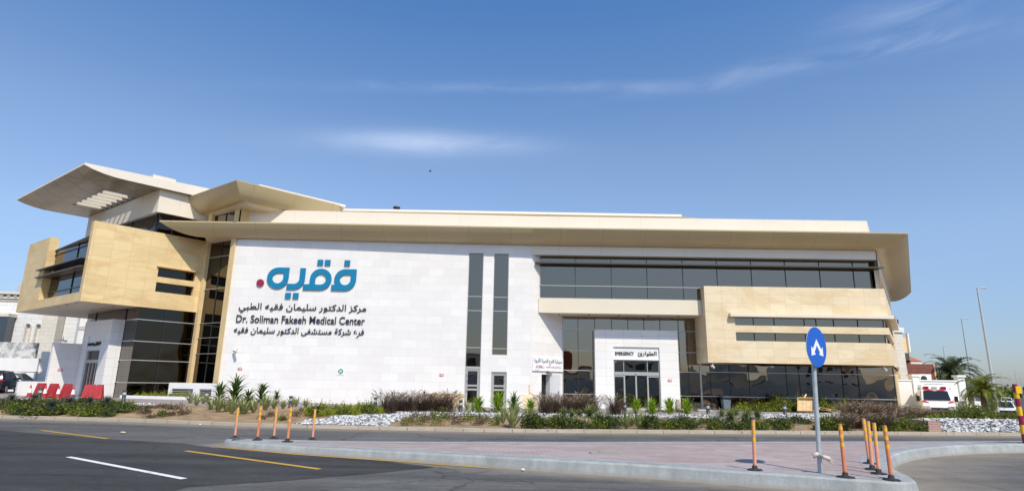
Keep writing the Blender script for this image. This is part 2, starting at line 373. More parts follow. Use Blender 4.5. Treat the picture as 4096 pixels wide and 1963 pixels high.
def wall(mb, fr, d, u0, u1, z0, z1, holes=(), rev=.3):
    """front face with rectangular holes and their reveals"""
    us = sorted({u0, u1, *[h[0] for h in holes], *[h[1] for h in holes]}); zs = sorted({z0, z1, *[h[2] for h in holes], *[h[3] for h in holes]})
    us = [u for u in us if u0 <= u <= u1]; zs = [z for z in zs if z0 <= z <= z1]
    for a, b in zip(us, us[1:]):
        for c, e in zip(zs, zs[1:]):
            mu, mz = (a + b) / 2, (c + e) / 2
            if any(h[0] < mu < h[1] and h[2] < mz < h[3] for h in holes): continue
            mb.face([fr.P(a, d, c), fr.P(b, d, c), fr.P(b, d, e), fr.P(a, d, e)])
    for h in holes:
        a, b, c, e = h[:4]; P = fr.P; q = d + rev
        if a > u0: mb.face([P(a, d, c), P(a, d, e), P(a, q, e), P(a, q, c)])
        if b < u1: mb.face([P(b, d, e), P(b, d, c), P(b, q, c), P(b, q, e)])
        if e < z1: mb.face([P(a, d, e), P(b, d, e), P(b, q, e), P(a, q, e)])
        mb.face([P(b, d, c), P(a, d, c), P(a, q, c), P(b, q, c)])
def glazing(name, par, fr, d, u0, u1, z0, z1, us=(), zs=(), mat='glass', vw=.03, hw=.05, vm='mull', hm='alu', edge=.05, label=None):
    """one window or curtain wall: panes as one part, its bars as a sub-part"""
    g = MB(); ul = [u0, *us, u1]; zl = [z0, *zs, z1]; r2 = random.Random(int(abs(u0 * 97 + z0 * 31 + d * 7)) + len(us))
    for a, b in zip(ul, ul[1:]):
        for c, e in zip(zl, zl[1:]):
            t = [r2.uniform(-.0035, .0035) for _ in range(2)]       # panes never sit perfectly true
            g.face([fr.P(a, d + t[0], c), fr.P(b, d - t[0], c), fr.P(b, d - t[0] + t[1], e), fr.P(a, d + t[0] + t[1], e)])
    o = g.build(name, M[mat], par)
    if label: o['label'] = label
    f = MB()
    for u in us: f.fbox(fr, u - vw / 2, u + vw / 2, d - .05, d + .02, z0, z1)
    f.cur = 1
    for z in zs: f.fbox(fr, u0, u1, d - .07, d + .02, z - hw / 2, z + hw / 2)
    f.cur = 2
    if edge:
        f.fbox(fr, u0 - .002, u0 + edge, d - .08, d + .03, z0, z1); f.fbox(fr, u1 - edge, u1 + .002, d - .08, d + .03, z0, z1)
        f.fbox(fr, u0 + edge, u1 - edge, d - .08, d + .03, z1 - edge, z1 - .001); f.fbox(fr, u0 + edge, u1 - edge, d - .08, d + .03, z0 + .001, z0 + edge)
    b = f.build('frame', [M[vm], M[hm], M['alu']], None); b.parent = o
    # child mesh was built in world space: bring it into the part's space
    off = Vector(par.location)
    for v in b.data.vertices: v.co -= off
    return o
def sub(mb, name, mats, part, thing_):
    """build a sub-part under a part (parts sit at their thing's origin)"""
    o = mb.build(name, mats, None); off = Vector(thing_.location)
    for v in o.data.vertices: v.co -= off
    o.parent = part
    return o
def hull(mb, outer, inner, zo, zi, lip=.12, back=None, n=8):
    """boat-shaped eave: outer/inner are matching xy lists"""
    rows = []
    for k in range(n + 1):
        s = k / n; q = s ** 1.25; z = zo - (zo - zi) * (1 - (1 - q) ** 2.2)
        rows.append([(o[0] + (i[0] - o[0]) * q, o[1] + (i[1] - o[1]) * q, z) for o, i in zip(outer, inner)])
    cols = list(zip(*rows))
    mb.smooth = True
    for a, b in zip(cols, cols[1:]):          # separate strip per straight run keeps mitres crisp
        L1 = math.dist(a[0][:2], b[0][:2]); mb_rows = [list(a), list(b)]
        i0 = len(mb.f); mb.grid(mb_rows)
        for fi in range(i0, len(mb.f)):
            f = mb.f[fi]; pts = [mb.v[x] for x in f]
            dx, dy = (b[0][0] - a[0][0]) / L1, (b[0][1] - a[0][1]) / L1
            mb.uv[fi] = [(p[0] * dx + p[1] * dy, p[2] * .3 + 3) for p in pts]
    mb.smooth = False
    for i in range(len(outer) - 1):
        a, b = outer[i], outer[i + 1]
        mb.face([(*a, zo), (*b, zo), (*b, zo + lip), (*a, zo + lip)])
        c, e = (back or inner)[i], (back or inner)[i + 1]
        mb.face([(*a, zo + lip), (*b, zo + lip), (*e, zo + lip + .03), (*c, zo + lip + .03)])
    for i in (0, len(outer) - 1):             # end caps
        pts = [r[i] for r in rows] + [(*inner[i], zo + lip), (*outer[i], zo + lip)]
        mb.face(pts)

# ------------------------------------------------------------------ lettering
_forms = {}
for cp_ in range(0xFE70, 0xFEFD):
    dd = unicodedata.decomposition(chr(cp_)).split()
    if len(dd) == 2 and dd[0] in ('<isolated>', '<final>', '<initial>', '<medial>'): _forms.setdefault(chr(int(dd[1], 16)), {})[dd[0][1:-1]] = chr(cp_)
_lig = {('\u0644', '\u0623'): ('\ufef7', '\ufef8'), ('\u0644', '\u0627'): ('\ufefb', '\ufefc')}
def shape(s):
    o = []; i = 0
    def joins(c): return c in _forms and 'initial' in _forms[c]
    prev = False
    while i < len(s):
        c = s[i]; nx = s[i + 1] if i + 1 < len(s) else ' '
        if (c, nx) in _lig: o.append(_lig[(c, nx)][1 if prev else 0]); prev = False; i += 2; continue
        if c not in _forms: o.append(c); prev = False; i += 1; continue
        f = _forms[c]; nj = joins(c) and nx in _forms and ('final' in _forms[nx])
        k = ('medial' if nj else 'final') if prev else ('initial' if nj else 'isolated')
        o.append(f.get(k) or f.get('isolated')); prev = nj; i += 1
    res = []; num = []
    for c in o:
        if c.isdigit(): num.append(c)
        else: res += list(reversed(num)); num = []; res.append(c)
    res += list(reversed(num))
    return ''.join(reversed(res))
def lettering(name, text, fr, u0, u1, z0, z1, d, depth, mat, parent=None, bold=.0, label=None):
    """text laid on a facade frame, fitted to the box u0..u1, z0..z1"""
    c = bpy.data.curves.new('lettering', 'FONT'); c.body = text; c.size = 1; c.offset = bold; c.resolution_u = 3
    t = bpy.data.objects.new('lettering', c); COL.objects.link(t); bpy.context.view_layer.update()
    me = bpy.data.meshes.new_from_object(t.evaluated_get(bpy.context.evaluated_depsgraph_get()))
    bpy.data.objects.remove(t); bpy.data.curves.remove(c)
    xs = [v.co.x for v in me.vertices]; ys = [v.co.y for v in me.vertices]
    sx = (u1 - u0) / (max(xs) - min(xs)); sz = (z1 - z0) / (max(ys) - min(ys)); x0, y0 = min(xs), min(ys)
    mb = MB(); vs = [(u0 + (v.co.x - x0) * sx, z0 + (v.co.y - y0) * sz) for v in me.vertices]; cnt = {}
    for p in me.polygons:
        k = list(p.vertices); mb.face([fr.P(vs[i][0], d, vs[i][1]) for i in k])
        for a, b in zip(k, k[1:] + k[:1]): cnt[(a, b)] = 1
    if depth > 0:
        for (a, b) in cnt:
            if (b, a) not in cnt:
                A, B = vs[a], vs[b]; mb.face([fr.P(B[0], d, B[1]), fr.P(A[0], d, A[1]), fr.P(A[0], d + depth, A[1]), fr.P(B[0], d + depth, B[1])])
    bpy.data.meshes.remove(me)
    o = mb.build(name, mat, parent)
    if label: o['label'] = label
    return o
def arc(cx, cz, r, a0, a1, n=14): return [(cx + r * cos(R(a0 + (a1 - a0) * k / n)), cz + r * sin(R(a0 + (a1 - a0) * k / n))) for k in range(n + 1)]
def flat_shape(name, loops, fr, d, depth, mat, parent):
    """extruded outline (first loop) with holes, filled by a 2D curve"""
    c = bpy.data.curves.new(name, 'CURVE'); c.dimensions = '2D'; c.fill_mode = 'BOTH'; c.extrude = depth / 2
    for lp in loops:
        sp = c.splines.new('POLY'); sp.points.add(len(lp) - 1); sp.use_cyclic_u = True
        for q, (u, z) in zip(sp.points, lp): q.co = (u, z, 0, 1)
    t = bpy.data.objects.new(name, c); COL.objects.link(t); bpy.context.view_layer.update()
    me = bpy.data.meshes.new_from_object(t.evaluated_get(bpy.context.evaluated_depsgraph_get())); bpy.data.objects.remove(t); bpy.data.curves.remove(c)
    mb = MB()
    for p in me.polygons: mb.face([fr.P(me.vertices[i].co.x, d + depth / 2 - me.vertices[i].co.z, me.vertices[i].co.y) for i in p.vertices])
    bpy.data.meshes.remove(me)
    return mb.build(name, mat, parent)

# ================================================================== GROUND
def sst(a, b, x):
    t = max(0, min(1, (x - a) / (b - a))); return t * t * (3 - 2 * t)
def lerp_poly(tab, x):
    if x <= tab[0][0]: return tab[0][1]
    for (a, b), (c, e) in zip(tab, tab[1:]):
        if x <= c: return b + (e - b) * (x - a) / (c - a)
    return tab[-1][1]
KERB = [(-60, 30), (-45, 27), (-30, 24.6), (-18.9, 22.95), (-14.3, 22.5), (-11, 21.7), (-8.5, 21.1), (-5.4, 20.85), (-1.5, 20.6), (1, 20.7), (8.2, 21.8), (12.4, 22.35), (16.3, 22.85), (19.5, 23.2), (30, 24.2), (60, 27)]
APRON = [(-60, 37), (-45, 35), (-30, 33.2), (-25.7, 31.8), (-20, 29.9), (-16.5, 28.6), (-15, 30.6), (-12, 31.6), (-7, 31.3), (-3, 30.9), (2, 31.1), (6, 31.7), (10.4, 33.1), (13.8, 34.9), (17.6, 36.9), (22.5, 40.3), (28, 43), (32, 45)]
def yk(x): return lerp_poly(KERB, x)
def ya(x): return lerp_poly(APRON, x)
def drop(x, y): return -.9 * sst(24, 46, x) * sst(37, 58, y)
def apron_z(x, y): return .12 + .20 * sst(-8, -20, x) + drop(x, y)
ISLAND = [(-7.15, 15.6), (-7.0, 15.2), (-6.3, 14.75), (-4.66, 13.98), (-3.16, 13.42), (-2.0, 12.95), (1.02, 11.72), (2.34, 11.28), (3.6, 10.7), (4.83, 10.2), (5.8, 9.72), (6.3, 9.62),
          (6.62, 10.15), (6.95, 11.15), (7.45, 12.15), (8.0, 13.0), (8.66, 13.84), (9.8, 14.95), (11.6, 16.2), (14.35, 17.15), (20, 18.4), (30, 20.0), (30, 21.6), (15.05, 18.1), (11.34, 17.35), (3.24, 15.75), (1.32, 15.4), (-2.9, 15.3), (-6.8, 15.75)]
def isl_z(x): return .135 + .09 * sst(-6.5, 3, x)
def in_poly_(p, poly):
    c = False
    for (x0, y0), (x1, y1) in zip(poly, poly[1:] + poly[:1]):
        if (y0 > p[1]) != (y1 > p[1]) and p[0] < (x1 - x0) * (p[1] - y0) / (y1 - y0) + x0: c = not c
    return c
def seg_d(p, a, b):
    vx, vy = b[0] - a[0], b[1] - a[1]; t = max(0, min(1, ((p[0] - a[0]) * vx + (p[1] - a[1]) * vy) / (vx * vx + vy * vy + 1e-9)))
    return math.hypot(p[0] - a[0] - t * vx, p[1] - a[1] - t * vy)
def isl_d(p): return min(seg_d(p, ISLAND[i], ISLAND[(i + 1) % len(ISLAND)]) for i in range(len(ISLAND)))

# wide ground to the horizon
g = MB(); xs = [-3000, -600, -200, -100, -60, -40, -20, 0, 15, 20, 24, 28, 32, 36, 40, 44, 48, 54, 60, 80, 120, 200, 600, 3000]; ys = [-3000, -600, -100, -40, 0, 20, 28, 34, 38, 42, 46, 50, 54, 58, 62, 70, 90, 130, 250, 600, 3000]
g.smooth = True; g.grid([[(x, y, -.06 + drop(x, y)) for x in xs] for y in ys])
tag(g.build('ground', M['sand_ground']), kind='structure')
# road: fine grid near the camera so that dust gathers along the kerbs
g = MB(); nx, ny = 150, 84
X = [-60 + 90 * i / nx for i in range(nx + 1)]
dust = []
rows = []
for j in range(ny + 1):
    row = []
    for x in X:
        y0, y1 = -4, yk(x) + .04
        y = y0 + (y1 - y0) * (j / ny); row.append((x, y, 0)); dk = y1 - y
        v = max(0, 1 - dk / 1.15) ** 1.2 * .95
        if -9 < x < 22 and 6 < y < 20:
            di = isl_d((x, y)); v = max(v, max(0, 1 - di / .8) ** 1.2 * .95)
            if x > 5.4 and not in_poly_((x, y), ISLAND): v = max(v, .85 * max(0, 1 - di / 2.3) * sst(5.4, 6.6, x) * sst(-6, -1, y - 12 - (x - 6) * .9 + 3))
        dust.append(min(1, v))
    rows.append(row)
g.smooth = False; g.grid(rows)
road = g.build('road', M['asphalt']); at = road.data.attributes.new('dust', 'FLOAT', 'POINT'); at.data.foreach_set('value', dust); tag(road, kind='structure')
g = MB(); g.face([(-60, -60, -.004), (60, -60, -.004), (60, -3.9, -.004), (-60, -3.9, -.004)]); tag(g.build('road', M['asphalt_far']), kind='structure')
g = MB(); g.face([(29.9, -4, 0), (60, -4, 0), (60, 27, 0), (29.9, 24.2, 0)]); tag(g.build('road', M['asphalt_far']), kind='structure')
# newer, darker lane surfacing on the left
g = MB(); g.face([(x, y, .004) for x, y in [(-50, 4), (-4.9, 9.0), (-4.84, 9.51), (-3.58, 10.28), (-2.2, 11.38), (-1.42, 12.12), (-2.5, 12.87), (-4.8, 13.7), (-7.1, 14.85), (-8.2, 15.6), (-11, 16.5), (-17, 19.2), (-24, 21.2), (-50, 25.0)]])
tag(g.build('road_patch', M['asphalt_new']), kind='structure')
def stripe(name, pts, wd, mat, label, cat, grp=None):
    g = MB()
    for (a, b) in zip(pts, pts[1:]):
        dx, dy = b[0] - a[0], b[1] - a[1]; l = math.hypot(dx, dy); nx_, ny_ = -dy / l * wd / 2, dx / l * wd / 2
        g.face([(a[0] - nx_, a[1] - ny_, .009), (b[0] - nx_, b[1] - ny_, .009), (b[0] + nx_, b[1] + ny_, .009), (a[0] + nx_, a[1] + ny_, .009)])
    tag(g.build(name, mat), kind='structure')
stripe('road_marking', [(-8.95, 12.66), (-5.28, 10.22)], .12, M['paint_white'], '', '')
stripe('road_marking', [(-14.03, 18.50), (-10.64, 16.40)], .13, M['paint_yellow'], '', '')
stripe('road_marking', [(-7.3, 14.03), (-3.49, 11.57)], .13, M['paint_yellow'], '', '')
stripe('road_marking', [(-7.03, 14.93), (-4.8, 13.78), (-2.52, 12.93), (-.37, 12.1)], .09, M['paint_yellow'], '', '')

# traffic island: concrete kerb ring and pavers
def inset(poly, d):
    o = []; n = len(poly)
    for i in range(n):
        a, b, c = poly[i - 1], poly[i], poly[(i + 1) % n]
        n1 = Vector((-(b[1] - a[1]), b[0] - a[0])).normalized(); n2 = Vector((-(c[1] - b[1]), c[0] - b[0])).normalized()
        h = n1 + n2; k = d / max(.35, h.length / 2); h.normalize(); o.append((b[0] + h.x * k, b[1] + h.y * k))
    return o
def smooth_poly(p, it=2):
    for _ in range(it):
        q = []
        for i in range(len(p)):
            a, b = p[i], p[(i + 1) % len(p)]; q += [(a[0] * .75 + b[0] * .25, a[1] * .75 + b[1] * .25), (a[0] * .25 + b[0] * .75, a[1] * .25 + b[1] * .75)]
        p = q
    return p
isl = smooth_poly(ISLAND, 2)
if sum(a[0] * b[1] - b[0] * a[1] for a, b in zip(isl, isl[1:] + isl[:1])) < 0: isl = isl[::-1]
base = inset(isl, -.045); top = isl; top2 = inset(isl, .03); inn = inset(isl, .17); IZ = .225
g = MB(); g.smooth = True; g.grid([[(*p, 0.0) for p in base], [(*p, isl_z(p[0]) - .03) for p in top]], True); g.grid([[(*p, isl_z(p[0]) - .03) for p in top], [(*p, isl_z(p[0])) for p in top2]], True); g.smooth = False
for i in range(len(isl)):
    j = (i + 1) % len(isl); g.face([(*top2[i], isl_z(top2[i][0])), (*top2[j], isl_z(top2[j][0])), (*inn[j], isl_z(inn[j][0])), (*inn[i], isl_z(inn[i][0]))])
tag(g.build('island_kerb', M['concrete']), kind='structure')
g = MB(); inn2 = inset(isl, .5)
for i in range(len(isl)):
    j = (i + 1) % len(isl)
    if not (in_poly_(inn2[i], isl) and in_poly_(inn2[j], isl)): continue
    g.face([(*inn[i], isl_z(inn[i][0]) + .002), (*inn[j], isl_z(inn[j][0]) + .002), (*inn2[j], isl_z(inn2[j][0]) + .002), (*inn2[i], isl_z(inn2[i][0]) + .002)])
tag(g.build('island_paving_border', M['pavers_grey']), kind='structure')
g = MB(); xs_ = sorted({p[0] for p in inn})      # paving in cross strips so that it follows the gentle fall
def cross(poly, x):
    ys_ = []
    for (x0, y0), (x1, y1) in zip(poly, poly[1:] + poly[:1]):
        if (x0 <= x) != (x1 <= x): ys_.append(y0 + (y1 - y0) * (x - x0) / (x1 - x0))
    return min(ys_), max(ys_)
cut = [-6.9 + .1 * k for k in range(369) if -6.9 + .1 * k < 29.8]
for a, b in zip(cut, cut[1:]):
    try: (p, q), (r_, s_) = cross(inn, a), cross(inn, b)
    except ValueError: continue
    g.face([(a, p, isl_z(a) - .002), (b, r_, isl_z(b) - .002), (b, s_, isl_z(b) - .002), (a, q, isl_z(a) - .002)])
tag(g.build('island_paving', M['pavers']), kind='structure')
# drain cover set in the island paving
g = MB(); g.prism([(1.72, 12.85), (2.42, 12.95), (2.40, 13.2), (1.70, 13.1)], IZ, IZ + .012)
for k in range(9):
    a = (1.76 + k * .072, 12.88 + k * .0103); g.cur = 1; g.prism([(a[0], a[1]), (a[0] + .03, a[1] + .004), (a[0] + .03 - .02, a[1] + .004 + .22), (a[0] - .02, a[1] + .22)], IZ + .012, IZ + .02)
tag(g.build('drain_cover', [M['concrete'], M['kerb_far']]), 'small slotted drain cover set in the pink paving of the traffic island', 'drain cover')

# far kerb and planting bed
g = MB(); kp = [(x, yk(x)) for x in [-60 + i * .9 for i in range(134)]]
rows = [[(x, y, 0) for x, y in kp], [(x, y + .03, .12) for x, y in kp], [(x, y + .06, .135) for x, y in kp], [(x, y + .18, .135) for x, y in kp], [(x, y + .18, .05) for x, y in kp]]
g.grid(rows); tag(g.build('far_kerb', M['kerb_far']), kind='structure')
_hn = [rnd.uniform(0, 6.28) for _ in range(12)]
def lump(x, y): return .05 * (sin(x * 1.9 + _hn[0]) * sin(y * 2.3 + _hn[1]) + .6 * sin(x * 4.1 + _hn[2] + y) * sin(y * 3.7 + _hn[3]))
def bed_z(x, y):
    a, b = yk(x) + .18, ya(x); s = (y - a) / (b - a)
    if s > 1: return apron_z(x, y)
    return .12 + (apron_z(x, b) + .02 - .12) * sst(0, .8, s) + (lump(x, y) * .8 + .03 + .10 * sst(-8, -11, x) * sst(0, .25, s) * sst(1, .5, s)) * min(1, s * 8) * sst(1, .8, s)
g = MB(); g.smooth = True
rows = []
for j in range(33):
    rows.append([(x, yk(x) + .18 + (ya(x) - yk(x) - .18) * j / 32, bed_z(x, yk(x) + .18 + (ya(x) - yk(x) - .18) * j / 32)) for x in [-60 + i * .4 for i in range(231)]])
g.grid(rows); tag(g.build('planting_bed', M['soil']), kind='structure')
g = MB(); g.smooth = True
rows = [[(x, ya(x) + (t * t) * 34, apron_z(x, ya(x) + t * t * 34)) for x in [-60 + i * 1.0 for i in range(93)]] for t in [k / 16 for k in range(17)]]
g.grid(rows); tag(g.build('apron', M['apron']), kind='structure')
g = MB(); rows = []
kp = [(x, ya(x)) for x in [-46 + i * .8 for i in range(84)]]
g.grid([[(x, y - .1, bed_z(x, y - .1) - .03) for x, y in kp], [(x, y - .1, apron_z(x, y) + .035) for x, y in kp], [(x, y + .12, apron_z(x, y) + .035) for x, y in kp], [(x, y + .12, apron_z(x, y) - .02) for x, y in kp]])
tag(g.build('apron_kerb', M['brick_red']), kind='structure')

# white pebble beds (countless stones: one object per bed of the setting)
_ico = None
def ico():
    global _ico
    if _ico is None:
        t = (1 + 5 ** .5) / 2; v = [(-1, t, 0), (1, t, 0), (-1, -t, 0), (1, -t, 0), (0, -1, t), (0, 1, t), (0, -1, -t), (0, 1, -t), (t, 0, -1), (t, 0, 1), (-t, 0, -1), (-t, 0, 1)]
        f = [(0, 11, 5), (0, 5, 1), (0, 1, 7), (0, 7, 10), (0, 10, 11), (1, 5, 9), (5, 11, 4), (11, 10, 2), (10, 7, 6), (7, 1, 8), (3, 9, 4), (3, 4, 2), (3, 2, 6), (3, 6, 8), (3, 8, 9), (4, 9, 5), (2, 4, 11), (6, 2, 10), (8, 6, 7), (9, 8, 1)]
        _ico = ([Vector(a).normalized() for a in v], f)
    return _ico
def in_poly(p, poly):
    c = False
    for (x0, y0), (x1, y1) in zip(poly, poly[1:] + poly[:1]):
        if (y0 > p[1]) != (y1 > p[1]) and p[0] < (x1 - x0) * (p[1] - y0) / (y1 - y0) + x0: c = not c
    return c
def pebbles(poly, n, size, zf, seed, under=True):
    r = random.Random(seed); V, Fc = ico(); vs = []; fs = []; tone = []
    x0, x1 = min(p[0] for p in poly), max(p[0] for p in poly); y0, y1 = min(p[1] for p in poly), max(p[1] for p in poly)
    k = 0
    while k < n:
        p = (r.uniform(x0, x1), r.uniform(y0, y1))
        if not in_poly(p, poly): continue
        k += 1; s = size * r.uniform(.6, 1.35); sx, sy, sz = s * r.uniform(.8, 1.4), s * r.uniform(.7, 1.1), s * r.uniform(.5, .8); a = r.uniform(0, 6.3); t = r.uniform(0, 1)
        z = zf(*p) + sz * r.uniform(.3, .8); i0 = len(vs); tl = r.uniform(-.5, .5)
        for v in V:
            x, y = v.x * sx * r.uniform(.85, 1.12), v.y * sy; zz = v.z * sz + x * tl * .5
            vs.append((p[0] + x * cos(a) - y * sin(a), p[1] + x * sin(a) + y * cos(a), z + zz)); tone.append(t)
        fs += [tuple(i0 + q for q in f) for f in Fc]
    me = bpy.data.meshes.new('pebbles'); me.from_pydata(vs, [], fs); me.materials.append(M['pebble'])
    at = me.attributes.new('tone', 'FLOAT', 'POINT'); at.data.foreach_set('value', tone)
    o = bpy.data.objects.new('white_pebbles', me); COL.objects.link(o); return o
def bed_sheet(poly, up=.02):
    """thin weed-barrier layer that follows the bed under the stones"""
    x0, x1 = min(p[0] for p in poly), max(p[0] for p in poly); y0, y1 = min(p[1] for p in poly), max(p[1] for p in poly)
    g = MB(); st = .35; y = y0 - st
    while y < y1:
        x = x0 - st
        while x < x1:
            if in_poly((x + st / 2, y + st / 2), poly): g.face([(a, b, bed_z(a, b) + up) for a, b in ((x, y), (x + st, y), (x + st, y + st), (x, y + st))])
            x += st
        y += st
    tag(g.build('pebble_underlay', M['pebble_bed']), kind='structure')
WEDGE = [(-7.45, 21.2), (-4.2, 21.0), (-4.17, 21.5), (-4.3, 23.4), (-4.3, 26.6), (-4.3, 30.5), (-5.2, 30.6), (-5.92, 29.0), (-6.54, 27.2), (-7.17, 24.8)]
STRIP = [(-4.3, 26.6), (-2.5, 26.5), (-.4, 26.8), (1.83, 27.3), (5.3, 27.8), (9, 28.7), (11.65, 29.5), (14.4, 30.2), (17.2, 31.3), (22, 38), (22.3, 39.8), (17.5, 36.5), (13.8, 34.6), (10.4, 32.9), (6, 31.4), (2, 30.8), (-.5, 30.5), (-4.3, 30.5)]
LSTRIP = [(-36, 33), (-29.5, 31.2), (-23.6, 29.2), (-21.2, 28.3), (-18.2, 27.2), (-15.7, 26.7), (-16.3, 28.1), (-19.9, 29.6), (-23.3, 30.8), (-25.7, 31.6), (-30, 33), (-36, 34.3)]
for poly, n, sz, sd in ((WEDGE, 5200, .046, 1), (STRIP, 13000, .052, 2), (LSTRIP, 4200, .06, 3)):
    bed_sheet(poly); o = pebbles(poly, n, sz, bed_z, sd); tag(o, 'loose white stones spread over the bed', 'stones', kind='stuff')

# ================================================================== MEDICAL CENTRE
KX, KY = 1.399, 40.0
A = Frame((KX, KY), 1.2); RF = Frame((KX, KY), -.6)
CH = Frame((KX, KY), 44.0)                                   # splayed return wall beside the pharmacy door
C2 = (-19.06, 39.571); C1 = (-22.0, 41.28); NC = (-26.45, 35.98); GC = (-24.33, 38.50)
T = Frame(C2, -30.2); BR = Frame(C1, 50.0); BL = Frame(NC, -36.5); GL = Frame(GC, -36.5)
SD = Frame(RF.xy(24.0, 0), 56.0)                             # right-hand side of the building
bld = thing('medical_centre', 'long white stone and sandstone medical centre with sweeping cream eaves and bronze windows', 'building', (0, 40, 0))
def part(mb, name, mat, label=None):
    o = mb.build(name, M[mat] if isinstance(mat, str) else [M[k] for k in mat], bld)
    if label: o['label'] = label
    return o
# --- white stone front wall with two tall slots
W1 = (-4.38, -3.36); W2 = (-2.63, -1.6)
g = MB(); wall(g, A, 0, -20.62, 0, -.1, 11.02, [(*W1, -.1, 10.42), (*W2, 3.47, 10.42), (*W2, -.1, 2.38)], .22)
g.face([A.P(-20.62, .6, -.1), A.P(-20.62, 0, -.1), A.P(-20.62, 0, 11.02), A.P(-20.62, .6, 11.02)])
part(g, 'front_wall', 'white_stone')
glazing('window', bld, A, .16, *W1, 2.66, 10.42, (), (3.94, 6.42, 7.39), label='taller slot window above the left side door', edge=.04)
glazing('window', bld, A, .16, *W2, 3.47, 10.42, (), (3.9, 6.42, 7.37), label='shorter slot window above a blank stone panel', edge=.04)
def side_door(u0, u1, z0, z1, label):
    g = MB(); P = A
    g.fbox(A, u0, u0 + .09, .08, .2, z0, z1); g.fbox(A, u1 - .09, u1, .08, .2, z0, z1); g.fbox(A, u0 + .09, u1 - .09, .08, .2, z1 - .1, z1)
    g.fbox(A, u0 + .09, u0 + .19, .1, .18, z0, z1 - .1); g.fbox(A, u1 - .19, u1 - .09, .1, .18, z0, z1 - .1)
    for a, b in ((z0, z0 + .25), (z0 + 1.05, z0 + 1.17), (z0 + 1.30, z0 + 1.42), (z1 - .22, z1 - .1)): g.fbox(A, u0 + .19, u1 - .19, .1, .18, a, b)
    d = part(g, 'door', 'alu', label)
    p = MB()
    for a, b in ((z0 + .25, z0 + 1.05), (z0 + 1.17, z0 + 1.30), (z0 + 1.42, z1 - .22)): p.face([A.P(u0 + .19, .15, a), A.P(u1 - .19, .15, a), A.P(u1 - .19, .15, b), A.P(u0 + .19, .15, b)])
    sub(p, 'pane', M['glass_warp'], d, bld)
    hu = u0 + .15 if label.startswith('left') else u1 - .15
    
    for z in (z0 + .95, z0 + 1.6, z0 + 1.95): h = MB(); h.fbox(A, hu - .02, hu + .02, .04, .1, z, z + .14); sub(h, 'handle' if z < z0 + 1 else 'hinge', M['chrome'], d, bld)
side_door(*W1, .1, 2.62, 'left glazed side door set below the tallest slot window')
side_door(*W2, .1, 2.36, 'right glazed side door in the white stone wall')
g = MB(); g.fbox(A, W1[0] - .5, W2[1] + 3.1, -1.1, .05, 0, .13); part(g, 'door_step', 'grey_render')
# --- splayed wall with a doorway
g = MB(); wall(g, CH, 0, 0, 3.35, -.1, 10.4, [(1.05, 1.85, -.1, 2.28)], .35); part(g, 'splayed_wall', 'white_stone')
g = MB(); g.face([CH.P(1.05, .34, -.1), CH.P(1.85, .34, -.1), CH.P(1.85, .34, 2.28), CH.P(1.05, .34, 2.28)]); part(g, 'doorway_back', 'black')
g = MB(); Q = Frame(CH.xy(1.87, -.02), -30); g.fbox(Q, 0, .8, -.045, 0, .12, 2.26); dd = part(g, 'door', 'white_paint', 'white pharmacy door standing open')
g = MB(); g.fbox(Q, .68, .74, -.1, -.046, 1.1, 1.2); sub(g, 'handle', M['chrome'], dd, bld)
# --- cream band, upper curtain wall, blade and spandrel
g = MB(); g.fbox(RF, .003, 23.86, 0, .6, 10.39, 11.02); part(g, 'fascia_band', 'parapet')
MU = [3.06, 5.58, 8.08, 10.58, 12.98, 15.38, 17.75, 20.15, 22.5]
glazing('window', bld, RF, .6, .52, 24.1, 7.42, 10.45, MU, (8.33,), label='long ribbon window under the eave', hw=.05)
g = MB(); g.fbox(RF, .25, 24.3, -.05, .55, 9.80, 9.89); part(g, 'sun_blade', 'bronze')
g = MB(); g.fbox(RF, .5, 11.74, .42, 2.6, 6.42, 7.41); part(g, 'spandrel', 'cream')
g = MB()
for k in range(5): g.fbox(RF, 1.9 + 2.1 * k, 2.05 + 2.1 * k, 1.2, 1.5, 6.405, 6.42)
part(g, 'downlights', 'black')
# --- ground floor curtain wall (left of and behind the emergency entrance, then under the block)
glazing('curtain_wall', bld, RF, 2.3, 2.30, 11.95, 0.08, 6.42, [3.4, 4.6, 5.8, 6.97, 8.12, 9.26, 10.56, 11.15], (1.0, 2.62, 3.98, 5.47), 'glass_warp', label='tall dark curtain wall behind the emergency entrance', edge=.04)
glazing('curtain_wall', bld, RF, 2.32, 12.0, 25.5, 0.08, 3.3, [12.65, 14.0, 15.35, 17.97, 18.87, 21.87, 22.97], (1.0, 2.66), 'glass_warp', label='low dark shop glass under the sandstone block', edge=.02)
# --- emergency entrance portal
PD = 1.6; PU = (4.50, 10.30)
g = MB(); wall(g, RF, PD, *PU, -.05, 5.42, [(5.78, 8.98, 3.40, 4.26), (5.78, 8.98, -.05, 3.38)], .30)
g.fbox(RF, PU[0], PU[1], PD + .001, 2.25, 5.40, 5.43)
for u in PU: g.face([RF.P(u, PD, -.05), RF.P(u, 2.28, -.05), RF.P(u, 2.28, 5.42), RF.P(u, PD, 5.42)])
g.face([RF.P(5.78, PD + .10, 3.40), RF.P(8.98, PD + .10, 3.40), RF.P(8.98, PD + .10, 4.26), RF.P(5.78, PD + .10, 4.26)])
part(g, 'entrance_portal', 'white_stone2', 'white stone portal of the emergency entrance')
g = MB(); P_ = RF
g.fbox(RF, 5.78, 5.85, PD + .12, PD + .28, .15, 3.38); g.fbox(RF, 8.91, 8.98, PD + .12, PD + .28, .15, 3.38); g.fbox(RF, 5.85, 8.91, PD + .10, PD + .29, 2.33, 2.56); g.fbox(RF, 5.85, 8.91, PD + .12, PD + .28, 3.32, 3.38)
for u in (6.52, 7.33, 8.14): g.fbox(RF, u - .05, u + .05, PD + .13, PD + .26, .15, 2.33)
